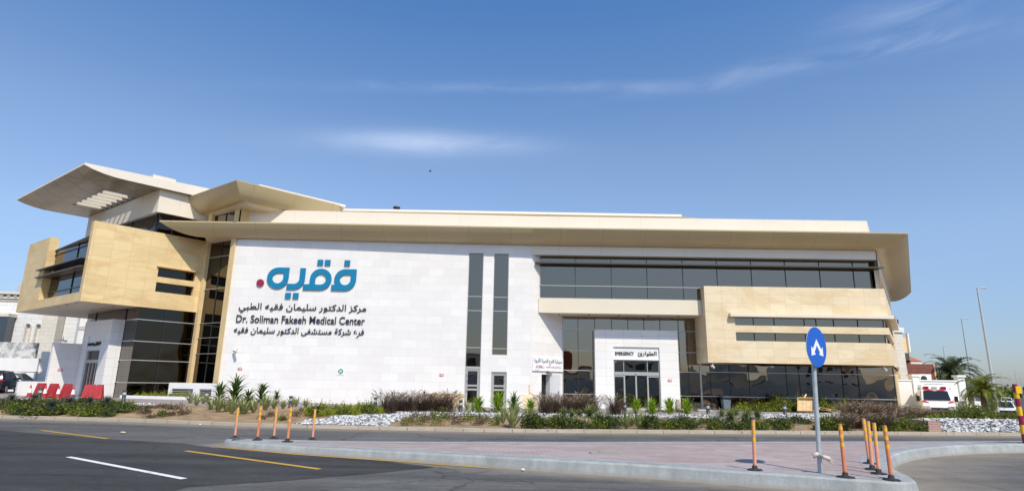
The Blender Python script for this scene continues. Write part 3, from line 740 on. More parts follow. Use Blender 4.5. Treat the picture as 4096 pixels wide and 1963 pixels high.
for u in (6.5, 8.14): g.fbox(RF, u - .02, u + .02, PD + .13, PD + .26, 2.56, 3.32)
for a, b in ((5.85, 6.47), (8.19, 8.91)): g.fbox(RF, a, b, PD + .14, PD + .25, 2.22, 2.33)
ed = part(g, 'sliding_door', 'alu', 'glazed sliding doors of the emergency entrance')
g = MB()
for a, b in ((5.85, 6.47), (6.57, 7.28), (7.38, 8.09), (8.19, 8.91)): g.face([RF.P(a, PD + .22, .15), RF.P(b, PD + .22, .15), RF.P(b, PD + .22, 2.33), RF.P(a, PD + .22, 2.33)])
for a, b in ((5.85, 6.48), (6.52, 8.12), (8.16, 8.91)): g.face([RF.P(a, PD + .23, 2.56), RF.P(b, PD + .23, 2.56), RF.P(b, PD + .23, 3.32), RF.P(a, PD + .23, 3.32)])
sub(g, 'pane', M['glass_warp'], ed, bld)
g = MB(); g.lathe([(.0, -.05), (.05, -.02), (.05, .03), (0, .05)], RF.P(7.33, PD + .06, 2.45), 10); sub(g, 'motion_sensor', M['chrome'], ed, bld)
g = MB(); g.fbox(RF, 4.0, 12.0, -.1, PD + .3, 0, .14); part(g, 'entrance_step', 'grey_render')
# --- sandstone block with two slot windows wrapping the corner
SB = Frame(RF.xy(24.0, -.2), 56.0)
g = MB(); wall(g, RF, -.2, 11.76, 24.0, 3.22, 8.34, [(13.72, 24.0, 5.70, 6.26), (13.72, 24.0, 4.66, 5.25)], .3)
g.face([RF.P(11.76, 2.3, 3.22), RF.P(11.76, -.2, 3.22), RF.P(11.76, -.2, 8.34), RF.P(11.76, 2.3, 8.34)])
wall(g, SB, 0, 0, 14, 3.22, 8.34, [(0, 9, 5.70, 6.26), (0, 9, 4.66, 5.25)], .3)
e = SB.xy(14); g.face([(*RF.xy(11.76, -.2), 8.34), (*RF.xy(24, -.2), 8.34), (*e, 8.34), (*SB.xy(14, 2.5), 8.34), (*RF.xy(23, 2.4), 8.34), (*RF.xy(11.76, 2.4), 8.34)])
part(g, 'sandstone_block', 'sand_pale', 'projecting sandstone block on the right with slot windows')
g = MB(); g.face([(*RF.xy(11.76, 2.4), 3.221), (*RF.xy(26, 2.4), 3.221), (*SB.xy(14), 3.221), (*SB.xy(0), 3.221), (*RF.xy(11.76, -.2), 3.221)]); part(g, 'block_soffit', 'soffit')
g = MB(); g.fbox(RF, 13.34, 24.3, -.52, -.2, 6.27, 6.50)
g.hexa([SB.P(-.18, -.45, 6.271), SB.P(9.3, -.45, 6.271), SB.P(9.3, 0, 6.271), SB.P(.1, 0, 6.271), SB.P(-.18, -.45, 6.499), SB.P(9.3, -.45, 6.499), SB.P(9.3, 0, 6.499), SB.P(.1, 0, 6.499)])
part(g, 'window_brow', 'parapet')
for z0, z1, nm in ((5.70, 6.26, 'upper'), (4.66, 5.25, 'lower')):
    glazing('window', bld, RF, .06, 13.72, 23.85, z0, z1, [15.05, 16.45, 18.48, 19.28, 20.46, 22.08], (), label=nm + ' slot window of the sandstone block', edge=.03)
    glazing('window', bld, SB, .26, .25, 9, z0, z1, [2, 4, 6, 8], (), label=nm + ' slot window on the side of the sandstone block', edge=.03)
# --- right-hand side of the upper floors and ground floor
g = MB(); wall(g, SD, .05, .0, 24, 6.4, 11.02, [(.2, 20, 7.42, 9.75)], .3); part(g, 'side_wall', 'cream')
glazing('window', bld, SD, .3, .25, 20, 7.42, 9.75, [2.5, 5, 7.5, 10, 12.5, 15], (), edge=.03, label='ribbon window on the right side of the building')
SG = Frame(RF.xy(25.52, 2.3), 56.0)
g = MB(); wall(g, SG, .0, .0, 22, -.6, 3.22, [(1.0, 3.2, .2, 2.6)], .2); part(g, 'side_ground_wall', 'sand_stone')
g = MB()
for k in range(17): z = .25 + k * .14; g.hexa([SG.P(1.0, .02, z), SG.P(3.2, .02, z), SG.P(3.2, .1, z + .08), SG.P(1, .1, z + .08), SG.P(1.0, .02, z + .02), SG.P(3.2, .02, z + .02), SG.P(3.2, .1, z + .1), SG.P(1, .1, z + .1)])
part(g, 'louvre', 'grey_render')
# --- main eave
AO = -1.32
o0 = (-24.0, 38.62); o1 = ((A.xy(0, AO)[0] + RF.xy(0, AO)[0]) / 2, 40 + AO); o2 = RF.xy(25.4, AO)
ev = Frame(o2, 56.0); o3 = ev.xy(29)
i0 = A.xy(-22.6, -.08); i1 = (KX, 39.92); i2 = RF.xy(24.05, -.08); i3 = Frame(i2, 56).xy(29)
g = MB(); hull(g, [o0, o1, o2, o3], [i0, i1, i2, i3], 11.93, 11.06, .09, [A.xy(-23.5, 3), (KX, 43), RF.xy(22.5, 3), Frame(RF.xy(22.5, 3), 56).xy(29)])
part(g, 'eave', 'eave')
g = MB(); z = 11.062                                        # soffit between hull and walls, with its shadow gap
for a, b in (((A.xy(-22.6, -.08)), (KX, 39.92)), ((KX, 39.92), RF.xy(24.05, -.08))):
    g.face([(*a, z), (*b, z), (b[0], b[1] + .5, z), (a[0], a[1] + .5, z)])
g.face([(*A.xy(-22.6, -.08), z + .002), (*A.xy(-20.0, -.08), z + .002), (*A.xy(-20.0, 4.5), z + .002), (*A.xy(-24.2, 4.5), z + .002)])
g.face([(*i2, z + .004), (*i3, z + .004), (i3[0] - 1.5, i3[1] + 1, z + .004), (i2[0] - 1.5, i2[1] + 1, z + .004)])
part(g, 'eave_soffit', 'soffit')
g = MB(); g.fbox(A, -20.6, -.02, .05, .5, 11.0, 11.06); g.fbox(RF, 0, 23.8, .05, .5, 11.02, 11.06); part(g, 'shadow_gap', 'grey_render')
# --- parapet and roof slab behind
g = MB(); PF0, PF1 = A.xy(-19.95, .35), (KX + .01, 40.35); PF2 = RF.xy(23.75, .35); PF3 = Frame(PF2, 56).xy(26)
for a, b in ((PF0, PF1), (PF1, PF2), (PF2, PF3)): g.face([(*a, 11.5), (*b, 11.5), (*b, 13.28), (*a, 13.28)])
g.face([(PF0[0] + .4, PF0[1] + 6, 11.5), (*PF0, 11.5), (*PF0, 13.28), (PF0[0] + .4, PF0[1] + 6, 13.28)])
g.face([(*PF0, 13.28), (*PF1, 13.28), (*PF2, 13.28), (*PF3, 13.28), (PF3[0] - 9, PF3[1] + 1, 13.281), (PF0[0] + .4, PF0[1] + 30, 13.28)])
part(g, 'parapet', 'parapet')
g = MB(); hull(g, [(-17.5, 46.0), (13.8, 46.0), (15.8, 46.6)], [(-17.5, 47.6), (13.0, 47.6), (14.4, 48.2)], 15.06, 14.3, .03, [(-17.5, 60), (13, 60), (14.4, 60)])
part(g, 'roof_canopy', 'eave', 'long flat roof canopy set back behind the parapet')
g = MB(); g.fbox(Frame((0, 0), 0), -17.5, 13.78, 45.99, 46.3, 15.07, 15.27); part(g, 'roof_fascia', 'parapet')
g = MB(); g.fbox(Frame((0, 0), 0), -17, 12.8, 48, 60, 13.2, 14.45); part(g, 'roof_storey', 'cream')
# --- entrance tower: corner columns and mirror glass
g = MB(); g.prism([A.xy(-20.62, .0), A.xy(-20.62, .9), T.xy(.05, .75), T.xy(-.42, .75), T.xy(-.42, -.12), T.xy(.12, -.12), A.xy(-20.64, -.02)], -.1, 13.35); part(g, 'column', 'sand_plain', 'sandstone column at the left end of the white wall')
g = MB(); g.prism([T.xy(-3.52, -.06), T.xy(-3.08, -.10), T.xy(-3.08, .6), T.xy(-3.52, .6)], .2, 13.35); part(g, 'column', 'sand_plain', 'sandstone column in the angle beside the glass tower')
glazing('tower_glass', bld, T, .15, -3.08, -.42, .3, 13.3, [-1.72], (1.28, 3.25, 4.32, 5.32, 7.70, 9.98, 11.07), 'glass_dark', label='mirror glass strip of the entrance tower', edge=0, hw=.04)
g = MB(); wall(g, Frame(T.xy(.12, .0), 45), 0, 0, 5.0, 11.2, 13.35); part(g, 'tower_side', 'sand_stone')
# --- cantilevered sandstone block, left
BZ0, BZ1 = 6.11, 11.22; BU = -6.92; BLn = 12.45
g = MB()
wall(g, BR, 0, BU, -.05, BZ0, BZ1, [(-2.87, -.45, 8.23, 8.87), (-2.87, -.45, 7.22, 7.86)], .35)
wall(g, BL, 0, -BLn, 0, BZ0, BZ1, [(-7.94, -.41, 6.70, BZ1)], .55)
e0, e1_, e2_ = BL.xy(-BLn), BR.xy(0, 0), BR.xy(0, 11.0)
g.face([(*BL.xy(-BLn), BZ1 - .002), (*BL.xy(-7.94), BZ1 - .002), (*BL.xy(-7.94, .6), BZ1 - .002), (*BL.xy(-BLn, .6), BZ1 - .002)])
g.face([(*BR.xy(BU), BZ1 - .002), (*BR.xy(-.05), BZ1 - .002), (*BR.xy(-.05, .42), BZ1 - .002), (*BR.xy(BU, .42), BZ1 - .002)])
g.face([(*BR.xy(BU, .42), BZ1), (*BR.xy(-.05, .42), BZ1), (*BR.xy(-.05, .42), BZ1 - .9), (*BR.xy(BU, .42), BZ1 - .9)])
wall(g, Frame(BL.xy(-BLn), 56), 0, 0, 5, BZ0, BZ1)
part(g, 'cantilever_block', 'sand_stone', 'sandstone block cantilevered over the main entrance')
g = MB(); g.face([(*BR.xy(-.2, 0), BZ0), (*BR.xy(BU, 0), BZ0), (*BL.xy(-BLn), BZ0), (*BR.xy(-.2, 12.5), BZ0)]); part(g, 'cantilever_soffit', 'soffit')
g = MB()
for uu in (-1.6, -3.6, -5.6):
    for dd_ in (1.2, 3.2, 5.2): c = BR.xy(uu - 1.2, dd_); g.lathe([(.09, 0), (.09, -.015), (.06, -.016), (0, -.012)], (c[0], c[1], BZ0 - .001), 10)
part(g, 'downlights', 'black')
g = MB(); g.face([(*BR.xy(-.42, .5), BZ1 - .9), (*BR.xy(BU, .5), BZ1 - .9), (*BL.xy(-BLn, .6), BZ1 - .9), (*BR.xy(-.42, 12), BZ1 - .9)]); part(g, 'terrace', 'grey_render')
glazing('window', bld, BR, .3, -2.87, -.41, 8.23, 8.87, (), (), 'glass_hall', label='upper slot window in the cantilevered block', edge=0)
glazing('window', bld, BR, .3, -2.87, -.41, 7.22, 7.86, (), (), 'glass_hall', label='lower slot window in the cantilevered block', edge=0)
g = MB(); g.fbox(BR, -3.0, -.3, -.16, 0, 8.89, 8.95); part(g, 'window_ledge', 'sand_plain')
glazing('window', bld, BL, .5, -7.94, -.41, 6.70, 10.42, [-3.6], (7.24, 9.98), 'glass_night', hm='bronze', hw=.06, label='big corner window in the end of the cantilevered block', edge=0)
g = MB()
for z in (8.80, 8.28): g.fbox(BL, -8.82, -.35, -.25, .45, z, z + .07)
part(g, 'sun_blade', 'bronze')
# --- glass hall under the block
glazing('curtain_wall', bld, BR, .02, -3.62, -.05, .3, BZ0, [-2.0], (1.28, 2.69, 3.90, 5.30), 'glass_hall', label='dark glass hall wall under the cantilever, facing the street', edge=0, hw=.05)
glazing('curtain_wall', bld, GL, .02, -8.72, -.02, .3, BZ0, [-1.94, -7.06], (1.28, 2.69, 3.92, 5.30), 'glass_dark', label='dark glass hall wall around the main entrance', edge=0, hw=.05)
g = MB(); wall(g, GL, -.75, -6.5, -1.86, .2, 5.33, [(-5.5, -3.14, 3.34, 4.31), (-5.5, -3.14, .2, 3.32)], .3)
for u in (-6.5, -1.86): g.face([GL.P(u, -.75, .2), GL.P(u, 0, .2), GL.P(u, 0, 5.33), GL.P(u, -.75, 5.33)])
g.face([GL.P(-6.5, -.75, 5.33), GL.P(-1.86, -.75, 5.33), GL.P(-1.86, 0, 5.33), GL.P(-6.5, 0, 5.33)])
g.face([GL.P(-5.5, -.68, 3.34), GL.P(-3.14, -.68, 3.34), GL.P(-3.14, -.68, 4.31), GL.P(-5.5, -.68, 4.31)])
part(g, 'entrance_portal', 'white_stone2', 'white stone portal of the main entrance')
g = MB(); g.fbox(GL, -5.5, -5.4, -.66, -.5, .3, 3.32); g.fbox(GL, -3.24, -3.14, -.66, -.5, .3, 3.32); g.fbox(GL, -5.4, -3.24, -.68, -.48, 2.5, 2.72)
for u in (-4.9, -4.35, -3.8): g.fbox(GL, u - .05, u + .05, -.62, -.5, .3, 2.5)
md = part(g, 'sliding_door', 'alu', 'glazed sliding doors of the main entrance')
g = MB(); g.face([GL.P(-5.4, -.55, .3), GL.P(-3.24, -.55, .3), GL.P(-3.24, -.55, 2.5), GL.P(-5.4, -.55, 2.5)]); g.face([GL.P(-5.4, -.54, 2.72), GL.P(-3.24, -.54, 2.72), GL.P(-3.24, -.54, 3.32), GL.P(-5.4, -.54, 3.32)])
sub(g, 'pane', M['glass_dark'], md, bld)
g = MB(); g.fbox(GL, -4.5, -4.0, -.64, -.6, 1.45, 1.6); sub(g, 'warning_strip', M['sign_red'], md, bld)
# --- penthouse and its wing-shaped canopy
PC = (-24.80, 39.46); PR = Frame(PC, 48.5); PL = Frame(PC, -36.5)
g = MB(); wall(g, PR, 0, 0, 9, 12.87, 14.63); wall(g, PL, 0, -13.0, 0, 12.87, 14.63)
g.face([(*PC, 12.87), (*PR.xy(9), 12.87), (*PL.xy(-13), 12.87)])
wall(g, PL, .02, -13.0, -10.6, 10.2, 12.87)
part(g, 'penthouse', 'parapet')
glazing('window', bld, PR, .25, .22, 6.5, 10.3, 12.89, [1.2, 2.9, 4.6], (), 'glass_hall', label='dark penthouse window facing the street', edge=0)
glazing('window', bld, PL, .25, -10.7, -.18, 10.3, 12.89, [-.45, -4.5, -7.5], (), 'glass_hall', label='dark penthouse window on the left side', edge=0)
AP = (-27.69, 35.83); CE1 = (cos(R(47)), sin(R(47))); CE2 = (cos(R(143.5)), sin(R(143.5)))
def CP(a, b, z): return (AP[0] + CE1[0] * a + CE2[0] * b, AP[1] + CE1[1] * a + CE2[1] * b, z)
prof = [(0, 14.90), (.5, 14.73), (1.1, 14.60), (1.75, 14.52), (2.5, 14.50)]
def top_z(a): return 15.03 + .03 * a
g = MB(); LW = 13.75; OP = (3.5, 10.1)
for (a, za), (b, zb) in zip(prof, prof[1:]):
    g.face([CP(a, 0, za), CP(b, 0, zb), CP(b, LW, zb), CP(a, LW, za)])
    for t in (0, LW): g.face([CP(a, t, za), CP(b, t, zb), CP(b, t, top_z(b)), CP(a, t, top_z(a))])
UZ = 14.50
for (a0, a1, b0, b1) in ((2.5, 4.6, 0, OP[0]), (2.5, 4.6, OP[1], LW), (4.6, 13, 0, LW)): g.face([CP(a0, b0, UZ), CP(a1, b0, UZ), CP(a1, b1, UZ), CP(a0, b1, UZ)])
for (a0, a1, b0, b1) in ((0, 2.5, 0, LW), (2.5, 4.6, 0, OP[0]), (2.5, 4.6, OP[1], LW), (4.6, 13, 0, LW)): g.face([CP(a0, b0, top_z(a0)), CP(a1, b0, top_z(a1)), CP(a1, b1, top_z(a1)), CP(a0, b1, top_z(a0))])
for t in (0, LW): g.face([CP(2.5, t, UZ), CP(13, t, UZ), CP(13, t, top_z(13)), CP(2.5, t, top_z(2.5))])
g.face([CP(0, 0, 14.90), CP(0, 0, 15.03), CP(0, LW, 15.03), CP(0, LW, 14.90)])
for (p, q) in (((2.5, OP[0]), (2.5, OP[1])), ((2.5, OP[1]), (4.6, OP[1])), ((4.6, OP[1]), (4.6, OP[0])), ((4.6, OP[0]), (2.5, OP[0]))):
    g.face([CP(*p, UZ), CP(*q, UZ), CP(*q, top_z(q[0])), CP(*p, top_z(p[0]))])
g.face([CP(4.15, OP[0] - .1, 14.985), CP(4.7, OP[0] - .1, 14.985), CP(4.7, OP[1] + .1, 14.985), CP(4.15, OP[1] + .1, 14.985)])  # added cover strip above the slats, keeps sun off the penthouse wall
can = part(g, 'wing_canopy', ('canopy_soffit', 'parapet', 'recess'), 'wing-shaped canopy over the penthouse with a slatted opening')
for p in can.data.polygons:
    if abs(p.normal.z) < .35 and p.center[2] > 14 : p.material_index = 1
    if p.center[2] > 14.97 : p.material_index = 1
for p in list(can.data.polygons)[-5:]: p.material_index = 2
for k in range(7):
    b = 3.86 + k * .98; g = MB(); sw = .10
    g.hexa([CP(2.45, b, 14.53), CP(4.65, b, 14.53), CP(4.65, b + sw, 14.53), CP(2.45, b + sw, 14.53), CP(2.45, b, 14.75), CP(4.65, b, 14.75), CP(4.65, b + sw, 14.75), CP(2.45, b + sw, 14.75)])
    sub(g, 'slat', M['soffit'], can, bld)
# --- hipped boat-shaped canopy over the entrance tower
zi, zo = 13.30, 14.38
oL, oA, oR = (-25.75, 42.45), (-18.30, 36.92), (-13.0, 42.25); iL, iA, iR = (-24.0, 42.6), (-18.10, 38.15), (-13.1, 43.35)
g = MB(); hull(g, [oL, oA, oR], [iL, iA, iR], zo, zi, .05, [(-23.5, 45.0), (-18.0, 41.5), (-13.5, 46)], 10); part(g, 'tower_canopy', 'eave', 'hipped boat-shaped canopy over the entrance tower')
g = MB(); iL2, iA2, iR2 = (-23.7, 42.85), (-18.05, 38.55), (-12.9, 43.95)
g.face([(*iL, zi - .001), (*iA, zi - .001), (*iA2, zi - .17), (*iL2, zi - .17)]); g.face([(*iA, zi - .001), (*iR, zi - .001), (*iR2, zi - .17), (*iA2, zi - .17)])
g.face([(*iL2, zi - .17), (*iA2, zi - .17), (*iR2, zi - .17), (-15, 47, zi - .17), (-21, 47, zi - .17)])
part(g, 'tower_soffit', 'soffit')
g = MB(); fz = 14.45
g.prism([(-17.4, 38.3), (-12.7, 42.85), (-14.6, 46.4), (-20, 42)], 14.44, 14.62); part(g, 'tower_roof', 'parapet')
# --- rooftop boxes
def roof_box(name, x0, x1, y0, y1, z0, z1, rz, label):
    o = thing(name, label, 'air conditioner' if 'unit' in name else 'roof hatch', ((x0 + x1) / 2, (y0 + y1) / 2, z0), rz)
    hx, hy, h = (x1 - x0) / 2, (y1 - y0) / 2, z1 - z0; g = MB(); g.box(-hx, hx, -hy, hy, 0, h); g.build('casing', M['parapet'], o, True)
    g = MB(); g.box(-hx - .02, hx + .02, -hy - .02, hy + .02, h, h + .04); g.build('lid', M['cream'], o, True)
roof_box('roof_unit', -26.9, -25.4, 40.9, 42.2, 15.1, 15.95, R(47), 'cream box standing on the highest wing canopy')
roof_box('roof_hatch', -15.2, -14.3, 43.6, 44.6, 14.62, 15.02, R(45), 'small cream box on the hipped tower roof')
o = thing('satellite_dome', 'dark rounded dome on a short mast above the long roof', 'roof dome', (-9.65, 46.9, 15.5)); g = MB(); g.lathe([(.31, .16), (.30, .22), (.2, .28), (0, .30)], n=18); g.lathe([(.31, .16), (.28, .12), (0, .1)], n=18); g.build('dome', M['black'], o, True)
g = MB(); g.tube([(0, 0, 0), (0, 0, .12)], .06, 8); g.build('mast', M['steel'], o, True)

# ================================================================== SIGNS ON THE BUILDING
def onto(px, py, z):
    d = ray(px, py); t = (z - CAM_H) / d.z; return (d.x * t, d.y * t)
def ground(x, y):
    if in_poly_((x, y), isl): return isl_z(x)
    if y < yk(x): return 0.0
    return bed_z(x, y)
def at(px, py, z0=.3):
    z = z0
    bed = z0 >= .3
    for _ in range(6):
        x, y = onto(px, py, z)
        if bed and y < yk(x) + .5: y = yk(x) + .5          # keep plants behind the kerb
        z = ground(x, y)
    return (x, y, z)
FD = -.10
lg = thing('emblem', 'large blue Arabic word emblem with a crimson dot high on the white stone wall', 'emblem', A.P(-15.2, -.1, 8.0))
def ext(nm, loops): return flat_shape(nm, loops, A, FD, .06, M['logo_blue'], lg)
ext('letter_heh', [[(-16.60, 9.09)] + arc(-17.33, 8.36, .73, 90, 360), [(-16.96, 8.73)] + arc(-17.33, 8.36, .37, 90, 360)])
ext('letter_yeh', [[(-15.49, 9.08), (-15.86, 9.08)] + list(reversed(arc(-16.22, 8.34, .36, -90, 0))) [0:15] + [(-16.68, 7.98), (-16.68, 7.60)] + arc(-16.22, 8.33, .73, -90, 0)])
ext('letter_qaf', [[(-15.57, 7.59)] + arc(-14.42, 8.33, .74, -90, 180) + [(-15.14, 8.1), (-15.2, 7.97), (-15.57, 7.97)], [(-14.79, 7.96)] + arc(-14.42, 8.33, .37, -90, 180)])
ext('letter_feh', [[(-13.66, 7.59)] + arc(-12.76, 8.33, .74, -90, 0) + [(-12.02, 9.07)] + arc(-12.76, 8.33, .74, 90, 180) + [(-13.46, 8.1), (-13.38, 7.97), (-13.66, 7.97)], [(-12.39, 8.70)] + arc(-12.76, 8.33, .37, 90, 360)])
for u, z in ((-14.55, 9.5), (-14.05, 9.5), (-12.71, 9.5), (-16.52, 7.17), (-16.0, 7.17)): ext('letter_dot', [[(u - .19, z - .19), (u + .19, z - .19), (u + .19, z + .19), (u - .19, z + .19)]])
flat_shape('crimson_dot', [arc(-18.48, 8.0, .25, 0, 350, 24)], A, FD, .06, M['logo_red'], lg)
ls = thing('wall_lettering', 'three lines of charcoal raised lettering in Arabic and English below the blue emblem', 'lettering', A.P(-15.4, -.1, 5.0))
T1 = '\u0645\u0631\u0643\u0632 \u0627\u0644\u062f\u0643\u062a\u0648\u0631 \u0633\u0644\u064a\u0645\u0627\u0646 \u0641\u0642\u064a\u0647 \u0627\u0644\u0637\u0628\u064a'
T3 = '\u0641\u0631\u0639 \u0634\u0631\u0643\u0629 \u0645\u0633\u062a\u0634\u0641\u0649 \u0627\u0644\u062f\u0643\u062a\u0648\u0631 \u0633\u0644\u064a\u0645\u0627\u0646 \u0641\u0642\u064a\u0647'
lettering('lettering_line', shape(T1), A, -19.72, -11.18, 5.97, 6.63, FD + .03, .04, M['dark_letter'], ls, .006)
lettering('lettering_line', 'Dr. Soliman Fakeeh Medical Center', A, -19.80, -11.22, 5.30, 5.81, FD + .03, .04, M['dark_letter'], ls, .008)
lettering('lettering_line', shape(T3), A, -19.86, -11.22, 4.42, 5.03, FD + .03, .04, M['dark_letter'], ls, .006)
em = thing('emergency_lettering', 'raised EMERGENCY letters in English and Arabic above the sliding doors', 'lettering', RF.P(7.3, PD, 3.8))
lettering('lettering', 'EMERGENCY', RF, 5.92, 7.22, 3.70, 3.93, PD + .05, .05, M['mull'], em, .0)
lettering('lettering', shape('\u0627\u0644\u0637\u0648\u0627\u0631\u0626'), RF, 7.5, 8.8, 3.64, 3.98, PD + .05, .05, M['mull'], em, .0)
me_ = thing('main_entrance_lettering', 'raised MAIN ENTRANCE letters over the doors of the left portal', 'lettering', GL.P(-4.5, -.7, 3.8))
lettering('lettering', 'MAIN ENTRANCE', GL, -5.4, -4.45, 3.66, 3.84, -.78, .1, M['mull'], me_, .01)
lettering('lettering', shape('\u0627\u0644\u0645\u062f\u062e\u0644 \u0627\u0644\u0631\u0626\u064a\u0633\u064a'), GL, -4.3, -3.3, 3.6, 3.9, -.78, .1, M['mull'], me_, .01)
ph = thing('pharmacy_sign', 'white pharmacy sign board with dark and red Arabic lettering above the open door', 'sign', CH.P(1.6, -.03, 2.9))
g = MB(); g.fbox(CH, .12, 3.2, -.06, -.01, 2.46, 3.42); g.build('board', M['sign_white'], ph)
lettering('lettering', shape('\u0635\u064a\u062f\u0644\u064a\u0629 \u0627\u0644\u0641\u0631\u062d \u0627\u0644\u0637\u0628\u064a\u0629 \u0644\u0644\u0623\u062f\u0648\u064a\u0629'), CH, .25, 3.1, 2.93, 3.36, -.068, .0, M['dark_letter'], ph, .02)
lettering('lettering', shape('\u0634\u0631\u0643\u0629 \u0627\u0644\u0641\u0631\u062d \u0627\u0644\u0637\u0628\u064a\u0629 \u0644\u0644\u0623\u062f\u0648\u064a\u0629'), CH, 1.45, 2.98, 2.66, 2.88, -.068, .0, M['logo_red'], ph, .015)
lettering('lettering', '6312838:' + '\ufe95', CH, .42, 1.25, 2.68, 2.87, -.068, .0, M['logo_red'], ph, .015)
lettering('lettering', shape('\u0631\u0642\u0645 2'), CH, .35, .7, 2.51, 2.62, -.068, .0, M['mull'], ph)
g = MB(); g.fbox(CH, .12, 3.2, -.065, -.061, 2.46, 2.485); g.build('edge_strip', M['mull'], ph)
def wall_plate(fr, u, z, d, wd, ht, col, label, cross=False):
    o = thing('wall_sign', label, 'wall sign', fr.P(u, d, z)); g = MB(); g.fbox(fr, u - wd / 2, u + wd / 2, d - .02, d, z - ht / 2, z + ht / 2); g.build('plate', M[col], o)
    if not cross:
        flat_shape('symbol', [arc(u - wd * .32, z, ht * .34, 0, 345, 16), arc(u - wd * .32, z, ht * .22, 0, 345, 16)], fr, d - .028, .006, M['sign_white'], o)
        for k in (-1, 0, 1): g = MB(); g.fbox(fr, u - wd * .08, u + wd * .42, d - .026, d - .021, z + k * ht * .24 - .012, z + k * ht * .24 + .012); g.build('text_line', M['sign_white'], o)
    else:
        flat_shape('symbol', [arc(u, z, ht * .36, 0, 345, 22)], fr, d - .028, .006, M['sign_green'], o)
        for a in (45, 135): 
            c, s_ = cos(R(a)), sin(R(a)); L_, t = ht * .26, ht * .06
            flat_shape('arrow', [[(u + c * L_ - s_ * t, z + s_ * L_ + c * t), (u - c * L_ - s_ * t, z - s_ * L_ + c * t), (u - c * L_ + s_ * t, z - s_ * L_ - c * t), (u + c * L_ + s_ * t, z + s_ * L_ - c * t)]], fr, d - .034, .004, M['sign_white'], o)
wall_plate(A, -19.18, 2.27, -.005, .28, .15, 'sign_red', 'small red no smoking plate at the left end of the white wall')
wall_plate(A, -5.92, 2.1, -.005, .28, .15, 'sign_red', 'small red no smoking plate left of the side doors')
wall_plate(RF, 9.62, 2.02, PD - .005, .28, .15, 'sign_red', 'small red no smoking plate right of the emergency doors')
wall_plate(A, -12.57, 2.22, -.005, .46, .46, 'sign_white', 'white square plate with a green round assembly symbol', True)
def cctv(fr, u, d, z, yaw, label, hang=False):
    p = fr.P(u, d, z); o = thing('security_camera', label, 'security camera', p, fr.a + yaw)
    g = MB(); g.tube([(-.18, -.12, 0), (.16, -.42, -.09)], .07, 10); g.build('housing', M['white_paint'], o, True)
    g = MB(); g.tube([(0, -.28, .05), (0, -.2, .16), (0, 0, .2)] if not hang else [(0, -.26, .03), (0, -.26, .22)], .03, 8); g.build('bracket', M['white_paint'], o, True)
    g = MB(); g.hexa([(-.21, -.24, .055), (.13, -.56, -.035), (.21, -.44, -.035), (-.13, -.1, .055), (-.21, -.24, .07), (.13, -.56, -.02), (.21, -.44, -.02), (-.13, -.1, .07)]); g.build('sun_hood', M['white_paint'], o, True)
cctv(A, -19.5, 0, 3.42, 0, 'white security camera on the white wall below the lettering')
cctv(RF, 12.3, .1, 3.0, R(-50), 'white security camera hanging under the left end of the sandstone block', True)
cctv(RF, 23.7, .2, 3.0, R(-50), 'white security camera hanging under the right end of the sandstone block', True)
o = thing('wall_lamp', 'small curved metal lamp over the pharmacy door', 'wall lamp', CH.P(1.75, 0, 2.36)); g = MB(); g.smooth = True
g.grid([[CH.P(1.45 + .6 * k / 4, -.02 - .32 * j / 5, 2.42 - .0 + .10 * sin(pi * j / 5)) for k in range(5)] for j in range(6)]); g.build('hood', M['chrome'], o)
g = MB(); g.fbox(CH, 1.6, 1.9, -.12, 0, 2.34, 2.42); g.build('base', M['chrome'], o)

# ================================================================== STREET FURNITURE
# keep-either-side sign on its leaning post
sp = at(3281, 1890, .22); lean = .10
sgn = thing('road_sign', 'round blue keep either side sign with two white arrows on a grey post', 'road sign', sp)
pb = Vector(sp); pt = pb + Vector((lean, .02, 2.3))
g = MB(); g.tube([pb + (pt - pb) * (k / 6) for k in range(7)], .038, 16); g.build('post', M['steel'], sgn)
fn = Vector((.60, -.80, -.02)).normalized(); dc = pb + (pt - pb) * .93 + fn * .07; dc.z = 2.33
dx = Vector((-fn.y, fn.x, 0)).normalized(); dz = (Vector((0, 0, 1)) + dx * .045).normalized()
def disc_pts(r, off, n=48): return [dc + fn * off + dx * (r * cos(2 * pi * k / n)) + dz * (r * sin(2 * pi * k / n)) for k in range(n)]
g = MB(); a, b = disc_pts(.352, 0), disc_pts(.352, -.012); g.face(a); g.cur = 1; g.face(list(reversed(b)))
for k in range(48): g.face([a[k], b[k], b[(k + 1) % 48], a[(k + 1) % 48]])
g.build('disc', [M['sign_blue'], M['steel']], sgn)
ah = [(0, .40), (-.43, -.10), (-.60, .02), (-.62, -.45), (-.17, -.37), (-.28, -.27), (0, .08)]; loop = ah + [(-x, y) for x, y in reversed(ah[1:-1])]
g = MB()
for half in (1, -1):
    for q in ((0, 1, 5, 6), (1, 2, 3), (1, 3, 4, 5)):
        pp = [dc + fn * .004 + dx * (ah[k][0] * half * .34) + dz * (ah[k][1] * .352) for k in q]; g.face(pp if half == -1 else list(reversed(pp)))
g.build('arrows', M['sign_white'], sgn)
for zz in (.18, -.18):
    g = MB(); c = dc - fn * .03 + Vector((0, 0, zz)); g.tube([c - dx * .06, c + dx * .06], .02, 8); g.build('clamp', M['steel'], sgn)
o = thing('work_glove', 'pale cloth glove tied around the foot of the blue sign post', 'glove', (sp[0], sp[1], sp[2] + .27))
g = MB(); g.smooth = True
rg = random.Random(3)
